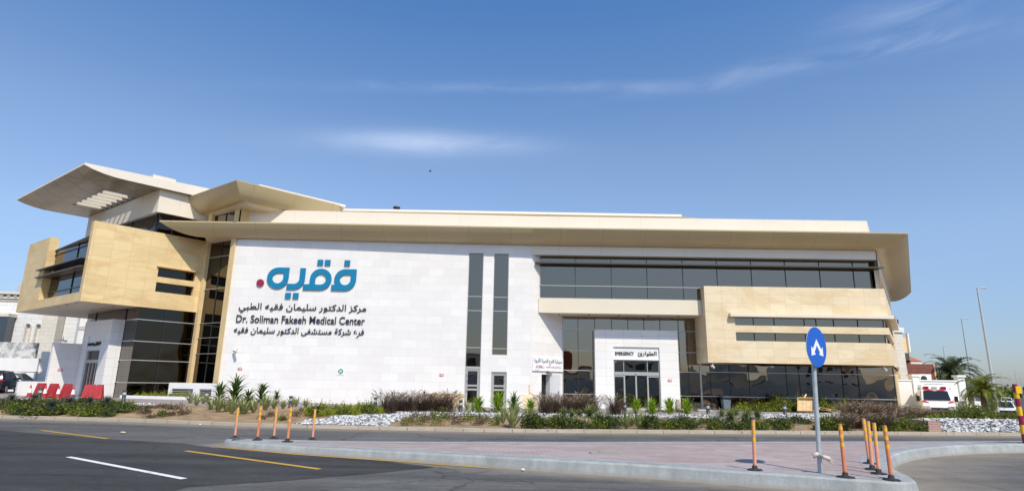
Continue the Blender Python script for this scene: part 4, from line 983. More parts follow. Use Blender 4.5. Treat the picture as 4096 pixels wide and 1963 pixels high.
for (dx_, dz_) in ((-.10, .02), (.13, -.03)):
    g.tube([(0, -.05, 0), (dx_ * .5, -.07, dz_ + .02), (dx_, -.06, dz_), (dx_ * 1.25, -.04, dz_ - .05)], [.022, .034, .042, .015], 8)
    for k in range(4): g.tube([(dx_ * 1.15, -.05, dz_ + .02 - k * .022), (dx_ * 1.5 + rg.uniform(-.01, .01), -.06, dz_ - .03 - k * .02)], [.012, .007], 6)
g.tube([(.05 * cos(t * pi / 6), .05 * sin(t * pi / 6), 0) for t in range(13)], .016, 6)
g.build('cloth', plain('glove_cloth', (.55, .50, .42), .9, var=.2, vs=20), o, True)

# flexible delineator posts
def delineator(p, tiltx, tilty, col, label, h=.83, rz=0):
    o = thing('delineator_post', label, 'delineator', p, rz, 'orange posts on the traffic island')
    tp = lambda z: (tiltx * z / h, tilty * z / h, z)
    g = MB()
    for k in range(8): g.hexa([(.0 + c_[0] * q_, c_[1] * q_, z_) for z_, q_ in ((0, 1), (.02, .85)) for c_ in [(cos((k - .42) * pi / 4) * .05, sin((k - .42) * pi / 4) * .05), (cos((k - .42) * pi / 4) * .13, sin((k - .42) * pi / 4) * .15), (cos((k + .42) * pi / 4) * .13, sin((k + .42) * pi / 4) * .15), (cos((k + .42) * pi / 4) * .05, sin((k + .42) * pi / 4) * .05)]])
    g.lathe([(.105, 0), (.10, .018), (.05, .03), (.04, .075), (.03, .085)], n=18); g.build('base', M['rubber'], o, True)
    zs = [.075, .10, .11, .12, h * .55, h * .62, h * .74, h * .80, h * .885, h * .95, h - .02, h]
    def seg(z0, z1, r, n=18):
        a, b = tp(z0), tp(z1); g.smooth = True
        g.grid([[(a[0] + r * cos(2 * pi * k / n), a[1] + r * sin(2 * pi * k / n), z0) for k in range(n)], [(b[0] + r * cos(2 * pi * k / n), b[1] + r * sin(2 * pi * k / n), z1) for k in range(n)]], True); g.smooth = False
    g = MB(); seg(.075, h, .0305); seg(.10, .12, .034)
    g.face([(tp(h)[0] + .0305 * cos(2 * pi * k / 18), tp(h)[1] + .0305 * sin(2 * pi * k / 18), h) for k in range(18)]); g.build('tube', M[col], o, True)
    for z0, z1 in ((.575, .645), (.735, .805), (.885, .95)): g = MB(); seg(z0 * h, z1 * h, .0316); g.build('reflective_band', M['yellow'], o, True)
PP = [(939, 1752, 0, .0, 'orange2', 'faded orange post at the far left nose of the island'), (1029, 1759, .0, .01, 'orange', 'deep orange post, second from the left nose of the island'),
      (1095, 1754, .005, 0, 'orange2', 'faded orange post, third from the left nose of the island'), (1150, 1766, -.01, 0, 'orange', 'orange post with a scuffed white patch, fourth from the left nose'),
      (1250, 1759, 0, 0, 'orange2', 'fifth orange post from the left nose, standing apart on the right'), (3020, 1879, .035, 0, 'orange2', 'pale orange post left of the blue sign'),
      (3382, 1908, .02, 0, 'orange', 'deep orange post just right of the blue sign'), (3479, 1853, -.02, .0, 'orange2', 'thin looking orange post, farthest back in the right cluster'),
      (3490, 1877, -.02, 0, 'orange2', 'pale orange post second from the back in the right cluster'), (3516, 1894, .02, 0, 'orange2', 'pale pink post in the middle of the right cluster'),
      (3566, 1919, -.005, 0, 'orange', 'nearest orange post at the right tip of the island')]
for (px, py, tx, ty, cl, lb) in PP: delineator(at(px, py, .2), tx, ty, cl, lb, rz=px * .37)
# striped marker post at the right edge
mp_ = (14.52, 17.28, isl_z(14)); o = thing('marker_post', 'red and yellow banded marker post at the right edge', 'marker post', mp_)
g = MB(); g.tube([(0, 0, 0), (-.02, 0, 1.62)], .062, 14); g.build('post', M['logo_red'], o, True)
for z0, z1 in ((.25, .5), (.75, 1.0), (1.22, 1.38)): g = MB(); g.tube([(-.02 * z0 / 1.72, 0, z0), (-.02 * z1 / 1.72, 0, z1)], .064, 14, False); g.build('band', M['yellow'], o, True)
g = MB(); g.box(-.06, .10, -.075, .02, 1.36, 1.56); g.build('reflector', M['yellow'], o, True)
# bollard lights
BO = [(155, 1596, 'bollard light in front of the red barriers, far left'), (493, 1605, 'bollard light left of the slatted planter wall'), (823, 1607, 'bollard light beside the tall strappy plants'), (1160, 1630, 'bollard light between the agaves below the lettering'),
      (1500, 1632, 'bollard light at the left end of the fountain grass'), (1842, 1648, 'bollard light left of the glazed side doors'), (2500, 1656, 'bollard light in front of the emergency doors'), (2833, 1659, 'bollard light left of the wheeled bin'), (3141, 1661, 'bollard light left of the leaning crate')]
def bollard(p, label):
    o = thing('bollard_light', 'dark ' + label, 'bollard light', p, 0, 'bollard lights along the forecourt edge')
    g = MB(); g.lathe([(.13, 0), (.13, .02), (.095, .03), (.095, .36)], n=18); g.build('post', M['bollard'], o, True)
    g = MB(); g.lathe([(.085, .36), (.085, .50)], n=18); g.build('lens', M['clear'], o, True)
    g = MB(); g.lathe([(.02, .37), (.05, .40), (.02, .46)], n=10); g.build('lamp', M['chrome'], o, True)
    g = MB(); g.lathe([(.1, .50), (.102, .60), (.09, .615), (0, .62)], n=18); g.build('cap', M['bollard'], o, True)
for px, py, lb in BO: bollard(at(px, py), lb)
fl = at(1425, 1612); o = thing('floodlight', 'small round black floodlight on the ground before the white wall', 'floodlight', fl)
g = MB(); g.tube([(0, -.1, .2), (0, .1, .26)], [.13, .1], 14); g.build('housing', M['black'], o, True); g = MB(); g.box(-.02, .02, -.02, .02, 0, .2); g.build('stake', M['steel'], o, True)
# red water barriers and cones by the main entrance
def barrier(p, rz, label, Lh=.38):
    o = thing('road_barrier', label, 'barrier', p, rz, 'red plastic barriers by the main entrance')
    g = MB(); pr = [(.27, 0), (.27, .10), (.19, .2), (.09, .74), (.075, .80)]
    for s_ in (1, -1):
        for (y0, z0), (y1, z1) in zip(pr, pr[1:]):
            l0, l1 = Lh * (1 - .16 * z0), Lh * (1 - .16 * z1); q = [(-l0, -s_ * y0, z0), (l0, -s_ * y0, z0), (l1, -s_ * y1, z1), (-l1, -s_ * y1, z1)]; g.face(q if s_ == 1 else list(reversed(q)))
        l = [(s_ * Lh * (1 - .16 * z), -y, z) for y, z in pr] + [(s_ * Lh * (1 - .16 * z), y, z) for y, z in reversed(pr)]; g.face(l if s_ == 1 else list(reversed(l)))
    lt = Lh * (1 - .16 * .8); 
    for x0, x1 in ((-lt, -.16), (-.06, .06), (.16, lt)): g.box(x0, x1, -.07, .07, .801, .84)
    g.box(-lt, lt, -.074, .074, .795, .802)
    for x in (-Lh * .5, 0, Lh * .5):
        for s_ in (1, -1): g.hexa([(x - .05, s_ * .19 - .0, .2), (x + .05, s_ * .19, .2), (x + .05, s_ * .23, .2), (x - .05, s_ * .23, .2), (x - .04, s_ * .09, .7), (x + .04, s_ * .09, .7), (x + .04, s_ * .115, .7), (x - .04, s_ * .115, .7)])
    g.build('body', M['red'], o, True)
    for x in (-Lh * .6, Lh * .6): g = MB(); g.box(x - .09, x + .09, -.275, .275, -.001, .06); g.build('foot', M['rubber'], o, True)
barrier(at(158, 1586), R(-22), 'red plastic barrier, leftmost of the row by the entrance'); barrier(at(208, 1590), R(-24), 'red plastic barrier, second from the left by the entrance')
barrier(at(262, 1592), R(-26), 'red plastic barrier, third from the left by the entrance'); barrier(at(368, 1597), R(16), 'red plastic barrier turned broadside in front of the entrance doors', .52)
def cone(p, label):
    o = thing('traffic_cone', label, 'traffic cone', p, .3, 'traffic cones between the barriers')
    g = MB(); g.box(-.18, .18, -.18, .18, 0, .035); g.lathe([(.14, .035), (.105, .26)], n=16); g.build('lower_cone', M['red'], o, True)
    g = MB(); g.lathe([(.105, .26), (.062, .53)], n=16); g.build('white_band', M['sign_white'], o, True); g = MB(); g.lathe([(.062, .53), (.03, .72), (0, .725)], n=16); g.build('tip', M['red'], o, True)
cone(at(115, 1587), 'traffic cone standing left of all the barriers'); cone(at(176, 1590), 'traffic cone between the first and second barriers'); cone(at(229, 1592), 'traffic cone between the second and third barriers'); cone(at(288, 1594), 'traffic cone right of the third barrier')
g = MB(); q = at(330, 1596); g.box(q[0] - .9, q[0] + .7, q[1] - .5, q[1] + .6, q[2] + .02, q[2] + .05); g.box(q[0] - .8, q[0] + .5, q[1] - .4, q[1] + .5, q[2] + .05, q[2] + .065)
tag(g.build('blue_mat', plain('blue_mat', (.10, .32, .62), .6)), 'flat bright blue board lying left of the broadside barrier', 'board')
# wheeled bin
o = thing('wheelie_bin', 'grey wheeled rubbish bin against the dark shop glass', 'rubbish bin', at(2905, 1639))
g = MB(); g.hexa([(-.2, -.22, .06), (.2, -.22, .06), (.2, .22, .06), (-.2, .22, .06), (-.27, -.30, .86), (.27, -.30, .86), (.27, .28, .86), (-.27, .28, .86)]); g.box(-.1, .1, -.285, -.24, .55, .68); g.build('body', M['bin_grey'], o, True)
g = MB(); g.hexa([(-.30, -.33, .87), (.30, -.33, .87), (.30, .32, .90), (-.30, .32, .90), (-.24, -.25, .93), (.24, -.25, .93), (.26, .28, .97), (-.26, .28, .97)]); g.build('lid', M['bin_grey'], o, True)
g = MB(); g.hexa([(-.285, -.315, .74), (.285, -.315, .70), (.285, .29, .7), (-.285, .29, .7), (-.28, -.32, .868), (.28, -.32, .868), (.28, .29, .868), (-.28, .29, .868)]); g.build('bag', M['black'], o, True)
for s_ in (-1, 1): g = MB(); g.tube([(s_ * .18, .24, .1), (s_ * .26, .24, .1)], .1, 14); g.build('wheel', M['rubber'], o, True)
# timber: leaning crate tray, pallet, planks
q = at(3225, 1650); o = thing('wooden_crate', 'shallow pale timber crate leaning tilted by the hedge', 'crate', q, R(-14))
def tl(y, z): a = R(52); return (y * cos(a) - z * sin(a), y * sin(a) + z * cos(a))
def tbox(g, x0, x1, y0, y1, z0, z1):
    pts = []
    for z in (z0, z1):
        for (x, y) in ((x0, y0), (x1, y0), (x1, y1), (x0, y1)): yy, zz = tl(y, z); pts.append((x + yy * .35, yy, zz))
    g.hexa(pts)
g = MB()
for k in range(4): tbox(g, -.47 + k * .24, -.24 + k * .24, 0, 1.05, .0, .02)
g.build('base_board', M['wood'], o, True)
for (x0, x1, y0, y1) in ((-.5, -.47, 0, 1.05), (.485, .515, 0, 1.05), (-.47, .485, 0, .03), (-.47, .485, 1.02, 1.05)): g = MB(); tbox(g, x0, x1, y0, y1, .0, .22); g.build('side_board', M['wood'], o, True)
q = at(3310, 1650); o = thing('timber_pallet', 'low timber pallet lying tilted right of the blue sign post', 'pallet', q, R(-10))
def pl(g, x0, x1, y0, y1, z0, z1): g.hexa([(x, y, z + max(0, .36 - .3 * (x + .7)) * .55 - .02) for z in (z0, z1) for x, y in ((x0, y0), (x1, y0), (x1, y1), (x0, y1))])
for k in range(5): g = MB(); pl(g, -.75, .75, -.5 + k * .21, -.36 + k * .21, .18, .205); g.build('deck_board', M['wood'], o, True)
for y in (-.45, .0, .45):
    g = MB(); pl(g, -.75, .75, y - .05, y + .05, .06, .08); g.build('bottom_board', M['wood'], o, True)
    for x in (-.65, 0, .62): g = MB(); pl(g, x - .07, x + .07, y - .05, y + .05, .08, .18); g.build('block', M['wood'], o, True)
a = Vector(at(3188, 1648)); tag_ = MB(); tag_.tube([a + Vector((0, 0, .03)), a + Vector((1.0, .6, 1.15))], .055, 4)
tag(tag_.build('plank', M['ply']), 'grey white plank leaning across the left of the timber crate', 'plank')
q = at(1785, 1628); o = thing('timber_stack', 'stack of sawn boards on the ground behind the left fountain grass', 'timber stack', (q[0], 37.6, .2), R(2))
for k in range(7): g = MB(); x = rnd.uniform(-.05, .05); g.box(-1.05 + x, 1.05 + x, -.3, .3, k * .11, k * .11 + .095); g.build('board', M['ply'] if k % 3 else M['wood'], o, True)
q = at(2122, 1640); o = MB(); o.hexa([(q[0] - .45, 37.5, .14), (q[0] + .55, 37.5, .14), (q[0] + .55, 37.53, .14), (q[0] - .45, 37.53, .14), (q[0] - .45, 37.9, .98), (q[0] + .5, 37.9, 1.0), (q[0] + .5, 37.93, 1.0), (q[0] - .45, 37.93, .98)])
tag(o.build('plywood_sheet', M['ply']), 'pale plywood sheet leaning by the corner of the white wall', 'plywood')
o = MB(); o.hexa([(q[0] - .02, 38.0, .12), (q[0] + .12, 38.0, .12), (q[0] + .12, 38.05, .12), (q[0] - .02, 38.05, .12), (q[0] - .05, 38.6, 1.55), (q[0] + .05, 38.6, 1.6), (q[0] + .05, 38.65, 1.6), (q[0] - .05, 38.65, 1.55)])
tag(o.build('plank', M['wood']), 'narrow brown plank standing behind the plywood sheet', 'plank')
q = at(2712, 1640); o = thing('rubble_sack', 'lumpy pale sack standing against the emergency portal', 'sack', (q[0], 39.6, .13)); g = MB(); g.lathe([(.14, 0), (.2, .1), (.17, .3), (.2, .48), (.1, .6), (.16, .68), (0, .66)], n=14); g.build('cloth', plain('sack_cloth', (.42, .36, .3), .9, var=.3, vs=7), o, True)
# litter on the road
def litter(name, px, py, sx, sy, sz, mat, label):
    p = at(px, py, .3 if py < 1700 else 0); rr = random.Random(px); V, Fc = ico(); g = MB(); r = rr.uniform(0, 3)
    P_ = [(p[0] + (v.x * sx) * cos(r) - v.y * sy * sin(r), p[1] + v.x * sx * sin(r) + v.y * sy * cos(r), p[2] + .012 + sz + v.z * sz * rr.uniform(.5, 1.2)) for v in V]
    for f in Fc: g.face([P_[k] for k in f])
    tag(g.build(name, mat), label, 'litter')
litter('cardboard_scrap', 492, 1733, .20, .06, .025, M['ply'], 'tan scrap of cardboard on the dark road at left')
litter('paper_scrap', 800, 1701, .16, .05, .03, M['sign_white'], 'crumpled white paper beside the far kerb at left')
litter('paper_scrap', 2092, 1884, .05, .03, .025, M['sign_white'], 'small white scrap at the foot of the island kerb')
litter('plastic_bag', 2604, 1696, .20, .10, .12, plain('bag', (.30, .45, .52), .3), 'pale blue plastic bag caught in the kerbside shrubs')
# planter wall with slatted openings, left of the white wall
LF = Frame((-21.4, 38.55), -13); o = thing('planter_wall', 'low white planter wall with two slatted openings before the glass tower', 'planter', LF.P(0, 0, .2))
g = MB(); wall(g, LF, 0, -.35, 3.0, .3, 1.32, [(-.1, 1.5, .48, .96), (1.95, 2.85, .48, .96)], .2); g.face([LF.P(-.35, 0, 1.32), LF.P(3, 0, 1.32), LF.P(3, .35, 1.32), LF.P(-.35, .35, 1.32)]); g.face([LF.P(-.35, .35, .3), LF.P(-.35, 0, .3), LF.P(-.35, 0, 1.32), LF.P(-.35, .35, 1.32)])
g.face([LF.P(3, 0, .3), LF.P(3, .35, .3), LF.P(3, .35, 1.32), LF.P(3, 0, 1.32)]); g.face([LF.P(3, .35, .3), LF.P(-.35, .35, .3), LF.P(-.35, .35, 1.32), LF.P(3, .35, 1.32)]); g.build('frame', M['white_paint'], o)
for (u0, u1) in ((-.1, 1.5), (1.95, 2.85)):
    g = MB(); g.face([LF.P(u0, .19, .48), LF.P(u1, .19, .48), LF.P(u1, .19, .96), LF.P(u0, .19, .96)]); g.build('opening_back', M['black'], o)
    for k in range(4): g = MB(); z = .52 + k * .12; g.hexa([LF.P(u0, .03, z), LF.P(u1, .03, z), LF.P(u1, .13, z + .05), LF.P(u0, .13, z + .05), LF.P(u0, .03, z + .02), LF.P(u1, .03, z + .02), LF.P(u1, .13, z + .07), LF.P(u0, .13, z + .07)]); g.build('slat', M['alu'], o)
g = MB(); g.fbox(LF, -3.0, 3.0, -.95, -.8, .15, .50); g.fbox(LF, -3.0, -2.85, -.8, .4, .15, .498); g.build('kerb_wall', M['white_paint'], o)
g = MB(); g.face([LF.P(-2.85, -.8, .42), LF.P(3, -.8, .42), LF.P(3, 0, .42), LF.P(-2.85, 0, .42)]); g.build('soil', M['soil'], o)
# bird high over the roof
d = ray(1720, 686); bp = Vector((0, 0, CAM_H)) + d * 75; o = thing('bird', 'small dark bird gliding in the sky above the long roof', 'bird', bp, .3); g = MB(); g.smooth = True
g.tube([(-.19, 0, -.02), (-.08, 0, 0), (.06, 0, .01), (.15, 0, .03), (.2, 0, .03)], [.012, .045, .055, .032, .006], 8); g.face([(-.17, -.02, -.02), (-.32, -.06, -.03), (-.32, .06, -.03), (-.17, .02, -.02)])
for s_ in (1, -1):
    g.face([(.09, s_ * .04, .02), (-.05, s_ * .04, .02), (-.06, s_ * .24, .10), (.07, s_ * .24, .11)]); g.face([(.07, s_ * .24, .11), (-.06, s_ * .24, .10), (-.1, s_ * .48, .04)])
g.build('body', M['black'], o, True)

# ================================================================== SURROUNDINGS
# low stone wall, parking sign, boundary walls and neighbours on the left
LW_ = Frame((-29.3, 42.65), 50.0)
o = thing('stone_wall', 'pale stone screen wall left of the main entrance, half in shadow', 'wall', LW_.P(-1.8, .2, .2))
g = MB(); g.fbox(LW_, -2.72, 2.2, 0, .45, .1, 3.82); g.build('tall_wall', M['white_stone'], o); g = MB(); g.fbox(LW_, -4.2, -2.722, .02, .43, .1, 1.22); g.build('low_wall', M['white_stone'], o)
wall_plate(LW_, -2.1, 2.02, -.005, .28, .15, 'sign_red', 'small red no smoking plate on the screen wall left of the main entrance')
cctv(LW_, -2.4, 0, 4.0, R(20), 'small camera on the top corner of the screen wall', True)
PF = Frame((-34.7, 46.0), 12); o = thing('parking_sign', 'white parking board with a blue P panel behind the screen wall', 'sign', PF.P(1, 0, .2))
g = MB(); g.fbox(PF, 0, 2.0, -.06, 0, 1.25, 2.2); g.build('board', M['sign_white'], o); g = MB(); g.fbox(PF, .12, .62, -.075, -.061, 1.66, 2.1); g.build('blue_panel', M['sign_blue'], o)
lettering('letter', 'P', PF, .27, .48, 1.74, 2.03, -.085, 0, M['sign_white'], o, .03); lettering('lettering', 'AVAILABLE', PF, .8, 1.9, 1.82, 1.96, -.068, 0, M['dark_letter'], o, .01); lettering('lettering', 'LEVEL- 1', PF, .1, .92, 1.4, 1.56, -.068, 0, M['dark_letter'], o, .01)
g = MB(); g.fbox(PF, 1.0, 1.5, -.068, -.061, 1.38, 1.6); g.build('counter_panel', M['mull'], o)
for u in (.3, 1.7): g = MB(); g.fbox(PF, u - .03, u + .03, -.05, -.01, .1, 1.25); g.build('leg', M['steel'], o)
q = PF.P(-.35, .1, 2.3); o = thing('convex_mirror', 'round black rimmed traffic mirror by the parking board', 'traffic mirror', (q[0], q[1], 2.3)); g = MB(); g.smooth = True
g.grid([[(.26 * cos(t * pi / 12) + .035 * cos(p * pi / 4) * cos(t * pi / 12), .035 * sin(p * pi / 4), .26 * sin(t * pi / 12) + .035 * cos(p * pi / 4) * sin(t * pi / 12)) for p in range(8)] for t in range(25)], True); g.build('rim', M['black'], o, True)
g = MB(); g.face([(.25 * cos(-t * pi / 12), .01, .25 * sin(-t * pi / 12)) for t in range(24)]); g.build('mirror', M['grey_render'], o, True)
BW = Frame((-47.5, 49.5), 6); o = thing('boundary_wall', 'long white boundary wall with a marble-stained top at the far left', 'wall', BW.P(5, 0, 0))
g = MB(); g.fbox(BW, -14, 8.0, 0, .3, -.1, 3.0); g.build('wall', M['white_render'], o)
mt, t, b = new_mat('stained_marble'); f = noise(t, .9, 8, .7, dist=2.2); t.links.new(ramp(t, f, [(.42, (.30, .31, .31)), (.55, (.66, .65, .62))]), b.inputs['Base Color']); b.inputs['Roughness'].default_value = .6
g = MB(); g.fbox(BW, -14, 7.6, .06, .36, 3.0, 4.3); g.build('marble_cladding', mt, o); g = MB(); g.fbox(BW, -14, 8.05, -.04, .34, 1.9, 1.94); g.build('groove', M['grey_render'], o)
BW2 = Frame(BW.xy(8.0, .2), 18); o = thing('boundary_wall', 'grey return of the boundary wall behind the parking board', 'wall', BW2.P(2, 0, 0)); g = MB(); g.fbox(BW2, 0, 9, 0, .3, -.1, 3.6); g.build('wall', M['white_render'], o); g = MB(); g.fbox(BW2, 3.2, 3.5, -.12, 0, -.1, 3.6); g.build('pipe', M['grey_render'], o)
NB = Frame((-45.6, 55.5), 6); o = thing('neighbour_house', 'white limestone house with arched niches and a big dark glass bay at the far left', 'house', NB.P(-4, 3, 0))
def prt(name, mat): return g.build(name, M[mat], o)
g = MB(); wall(g, NB, 0, -16, 2.0, -.1, 9.2, [(.25, .6, 4.4, 6.2), (1.15, 1.5, 4.4, 6.2)], .2); g.face([NB.P(2, 0, -.1), NB.P(2, 8, -.1), NB.P(2, 8, 9.2), NB.P(2, 0, 9.2)]); prt('wall', 'neigh_white')
g = MB(); g.fbox(NB, -16, 2.15, -.22, .1, 8.62, 8.78); g.fbox(NB, -16, 2.3, -.4, .1, 9.02, 9.25); g.fbox(NB, -16, 2.1, -.1, .1, 8.4, 8.5); prt('cornice', 'neigh_stone')
g = MB()
for k in range(23): g.fbox(NB, -12 + k * .6, -11.75 + k * .6, -.3, -.0, 8.8, 9.0)
prt('dentils', 'grey_render')
for u in (.25, 1.15):
    g = MB(); g.face([NB.P(u, .18, 4.4), NB.P(u + .35, .18, 4.4), NB.P(u + .35, .18, 6.2), NB.P(u, .18, 6.2)]); prt('niche', 'neigh_stone')
    c = u + .175; arcp = [NB.P(c + .25 * cos(R(a)), -.06, 6.1 + .25 * sin(R(a))) for a in range(0, 181, 15)]
    g = MB(); g.tube(arcp, .06, 6); g.tube([NB.P(u - .07, -.06, 4.3), NB.P(u - .07, -.06, 6.1)], .06, 6); g.tube([NB.P(u + .42, -.06, 4.3), NB.P(u + .42, -.06, 6.1)], .06, 6); g.fbox(NB, u - .15, u + .5, -.16, 0, 4.15, 4.3); prt('arch_surround', 'neigh_stone')
g = MB(); g.fbox(NB, -16, -.7, -1.2, .0, 6.85, 7.15); prt('bay_roof', 'neigh_stone'); g = MB(); g.fbox(NB, -16, -.75, -1.05, 0, 4.1, 4.4); prt('bay_floor', 'neigh_stone')
g = MB(); g.fbox(NB, -16, -.8, -1.0, -.05, 4.4, 6.85); prt('glass_bay', 'glass_blue')
g = MB()
for u in (-3.2, -5.6): g.fbox(NB, u - .04, u + .04, -1.05, -.99, 4.4, 6.85)
prt('mullions', 'mull')
g = MB(); g.fbox(NB, -2.6, 1.0, 3, 8, 9.2, 11.3); prt('roof_room', 'neigh_stone'); g = MB(); g.tube([NB.P(-.4, 3.2, 11.3), NB.P(-.4, 3.2, 13.2)], .03, 6); prt('antenna', 'steel')
g = MB(); g.lathe([(.05, -.25), (.22, -.1), (.22, .1), (.05, .25)], NB.P(-1.2, 2.4, 9.85), 10); prt('globe_lamp', 'white_paint'); g = MB(); g.fbox(NB, -2.9, -1.9, 2.4, 3.0, 9.6, 10.4); prt('air_conditioner', 'grey_render')
NP = Frame((-43.45, 55.2), 8); o = thing('stone_pier', 'rough cream limestone pier beside the arched house', 'wall', NP.P(0, 0, 0)); g = MB(); g.fbox(NP, 0, 1.3, -.5, 2, -.1, 8.6); prt('wall', 'neigh_stone')
NG = Frame((-42.2, 56.0), 14); o = thing('service_block', 'pale grey panelled block with two horizontal bands, seen under the cantilever', 'building', NG.P(3, 3, 0))
g = MB(); g.fbox(NG, 0, 12, 0, 8, -.1, 9.5); prt('wall', 'neigh_white'); g = MB(); g.fbox(NG, 1.2, 12, -.12, -.0, 3.6, 9.4); prt('panel', 'white_render'); g = MB(); g.fbox(NG, 1.2, 12, -.16, -.12, 5.9, 6.25); g.fbox(NG, 1.2, 12, -.16, -.12, 8.2, 8.55); prt('band', 'grey_render'); g = MB(); g.fbox(NG, 1.1, 1.25, -.2, 0, 3.6, 9.5); prt('downpipe', 'steel')

# right: boundary wall with globe lamps, neighbour, lattice screen
RB = Frame((28.6, 49.6), 0.8); o = thing('boundary_wall', 'white boundary wall with capped posts and round lamps behind the ambulance', 'wall', RB.P(4, 0, -.6))
g = MB(); g.fbox(RB, 0, 8.9, 0, .25, -1, 2.42); prt('wall', 'white_paint'); g = MB(); g.fbox(RB, 0, 8.9, -.06, .3, 2.42, 2.52); prt('coping', 'white_paint')
for u in (4.9, 8.7):
    g = MB(); g.fbox(RB, u - .28, u + .28, -.12, .38, -1, 2.78); prt('post', 'white_paint'); g = MB(); g.fbox(RB, u - .36, u + .36, -.2, .46, 2.78, 2.95); prt('cap', 'white_paint')
    g = MB(); q = RB.P(u, -.2, 1.35); g.smooth = True; g.grid([[(q[0] + .24 * sin(a_ * pi / 8) * cos(b_ * pi / 8), q[1] - .12 * cos(a_ * pi / 8), q[2] + .24 * sin(a_ * pi / 8) * sin(b_ * pi / 8)) for b_ in range(16)] for a_ in range(0, 6)], True); prt('round_lamp', 'clear')
g = MB(); g.fbox(RB, 6.6, 8.2, -1.4, -.02, -1, .9); prt('equipment_box', 'cream'); g = MB(); g.fbox(RB, 8.2, 9.0, -1.4, -.02, -1, .898); prt('equipment_box', 'white_paint')
wall_plate(RB, 5.0, .95, -.13, .34, .16, 'sign_red', 'small red plate on the boundary wall post left of the ambulance')
o = thing('handrail', 'thin grey metal handrail in front of the white boundary wall', 'railing', (33, 47.2, -.6))
for z in (.42, -.02): g = MB(); g.tube([(28.8, 46.8, z + .12), (36.0, 47.0, z), (37.8, 47.0, z - .5)], .025, 6); prt('rail', 'steel')
for k in range(9): g = MB(); x = 28.9 + k * .95; g.tube([(x, 46.9, -.8), (x, 46.9, .5 - .01 * k)], .022, 6); prt('baluster', 'steel')
g = MB(); g.box(-.5, .5, -.2, .2, 0, .75); o = thing('air_conditioner', 'white air conditioner unit peeping over the boundary wall', 'air conditioner', (34.9, 50.6, 2.25)); g.build('casing', M['white_paint'], o, True); g = MB(); g.tube([(-.15, -.205, .36), (-.15, -.215, .36)], .26, 20); g.build('fan', M['mull'], o, True)
VL = Frame((38.9, 60), 20); o = thing('villa', 'pale neighbouring villa with a red tiled corner roof at the right', 'house', VL.P(2, 2, 0))
g = MB(); g.fbox(VL, -1.5, 1.25, 0, 6, -1, 7.4); prt('wall', 'neigh_stone'); g = MB(); g.fbox(VL, -1.6, 1.4, -.15, 6.2, 7.4, 7.9); prt('cornice', 'neigh_white')
g = MB(); g.fbox(VL, 1.26, 2.5, .5, 6, -1, 7.0); prt('bay', 'sand_plain'); g = MB(); g.fbox(VL, 1.3, 2.46, .44, .499, 3.9, 5.4); prt('window', 'glass'); g = MB(); g.fbox(VL, 2.4, 2.6, .3, .49, 5.5, 7.4); prt('shutter', 'white_paint')
g = MB(); a = [VL.P(2.3, .2, 4.55), VL.P(3.95, .2, 4.55), VL.P(3.95, 6, 4.55), VL.P(2.3, 6, 4.55)]; r_ = [VL.P(2.3, 3, 6.1), VL.P(2.7, 3, 6.1)]; g.face([a[0], a[1], r_[1], r_[0]]); g.face([a[1], a[2], r_[1]]); g.face([a[2], a[3], r_[0], r_[1]])
for k in range(14): t0 = k / 14; g.tube([Vector(a[0]).lerp(Vector(a[1]), t0), Vector(r_[0]).lerp(Vector(r_[1]), t0)], .06, 5)
prt('tiled_roof', 'terracotta'); g = MB(); g.fbox(VL, 2.3, 3.75, .35, 5.9, -1, 4.2); g.fbox(VL, 2.25, 3.9, .22, 5.9, 4.2, 4.5); prt('lower_wall', 'neigh_white')
g = MB(); q = VL.P(1.0, .2, 7.9); g.lathe([(.03, 0), (.03, .35), (.12, .4), (.16, .75), (.03, .95), (0, 1.0)], q, 8); prt('roof_lantern', 'black')
LT = Frame((36.5, 54.5), 3); o = thing('lattice_screen', 'red-brown woven lattice screen standing above the boundary wall', 'screen', LT.P(1.5, 0, 2))
g = MB(); g.fbox(LT, -.3, 2.15, .02, .06, -1, 4.0); prt('panel', 'brick_red')
mt = plain('lattice_brown', (.27, .085, .06), .7, var=.25, vs=5)
for k in range(14):
    g = MB(); z = 2.3 + k * .125; g.smooth = True; g.grid([[LT.P(-.3 + 2.45 * i / 48, -.02 + .05 * sin(i * 1.9 + (k % 2) * pi), z + dz) for i in range(49)] for dz in (0, .09)]); g.build('slat', mt, o)
g = MB(); g.fbox(LT, 2.15, 2.28, -.08, .1, -1, 4.05); prt('post', 'sand_plain')

# street lamps along the highway
def lamp(p, h, ang, label):
    o = thing('street_lamp', label, 'street lamp', p, ang, 'highway street lamps')
    g = MB(); g.tube([(0, 0, 0), (0, 0, h * .5), (0, 0, h)], [.125, .10, .065], 12); g.tube([(0, 0, 0), (0, 0, .5)], .16, 10); g.build('pole', M['steel'], o, True)
    g = MB(); g.tube([(0, 0, h - .05), (.1, 0, h + .02), (.55, 0, h + .06)], [.05, .045, .04], 8); g.build('arm', M['steel'], o, True)
    g = MB(); g.smooth = True; g.grid([[(.5 + x, w_ * c_, h + .06 + hh * s_) for c_, s_ in ((-1, 0), (-.7, .8), (0, 1), (.7, .8), (1, 0), (.7, -.5), (0, -.7), (-.7, -.5))] for x, w_, hh in ((0, .02, .02), (.08, .1, .06), (.5, .13, .08), (.72, .06, .04), (.76, .0, .0))], True); g.build('lamp_head', M['clear'], o, True); return o
for x, y, lb in ((39.3, 48.9, 'tallest and nearest grey street lamp at the right'), (53, 69, 'second tallest grey street lamp, left of the nearest one'), (82, 112.4, 'street lamp rising behind the left palm'), (100.8, 140, 'smaller street lamp just left of the palm crown'), (129.8, 181, 'tiny street lamp leftmost of the far row')):
    lamp((x, y, -.9 if y > 60 else -.75), 10.9, .35, lb)
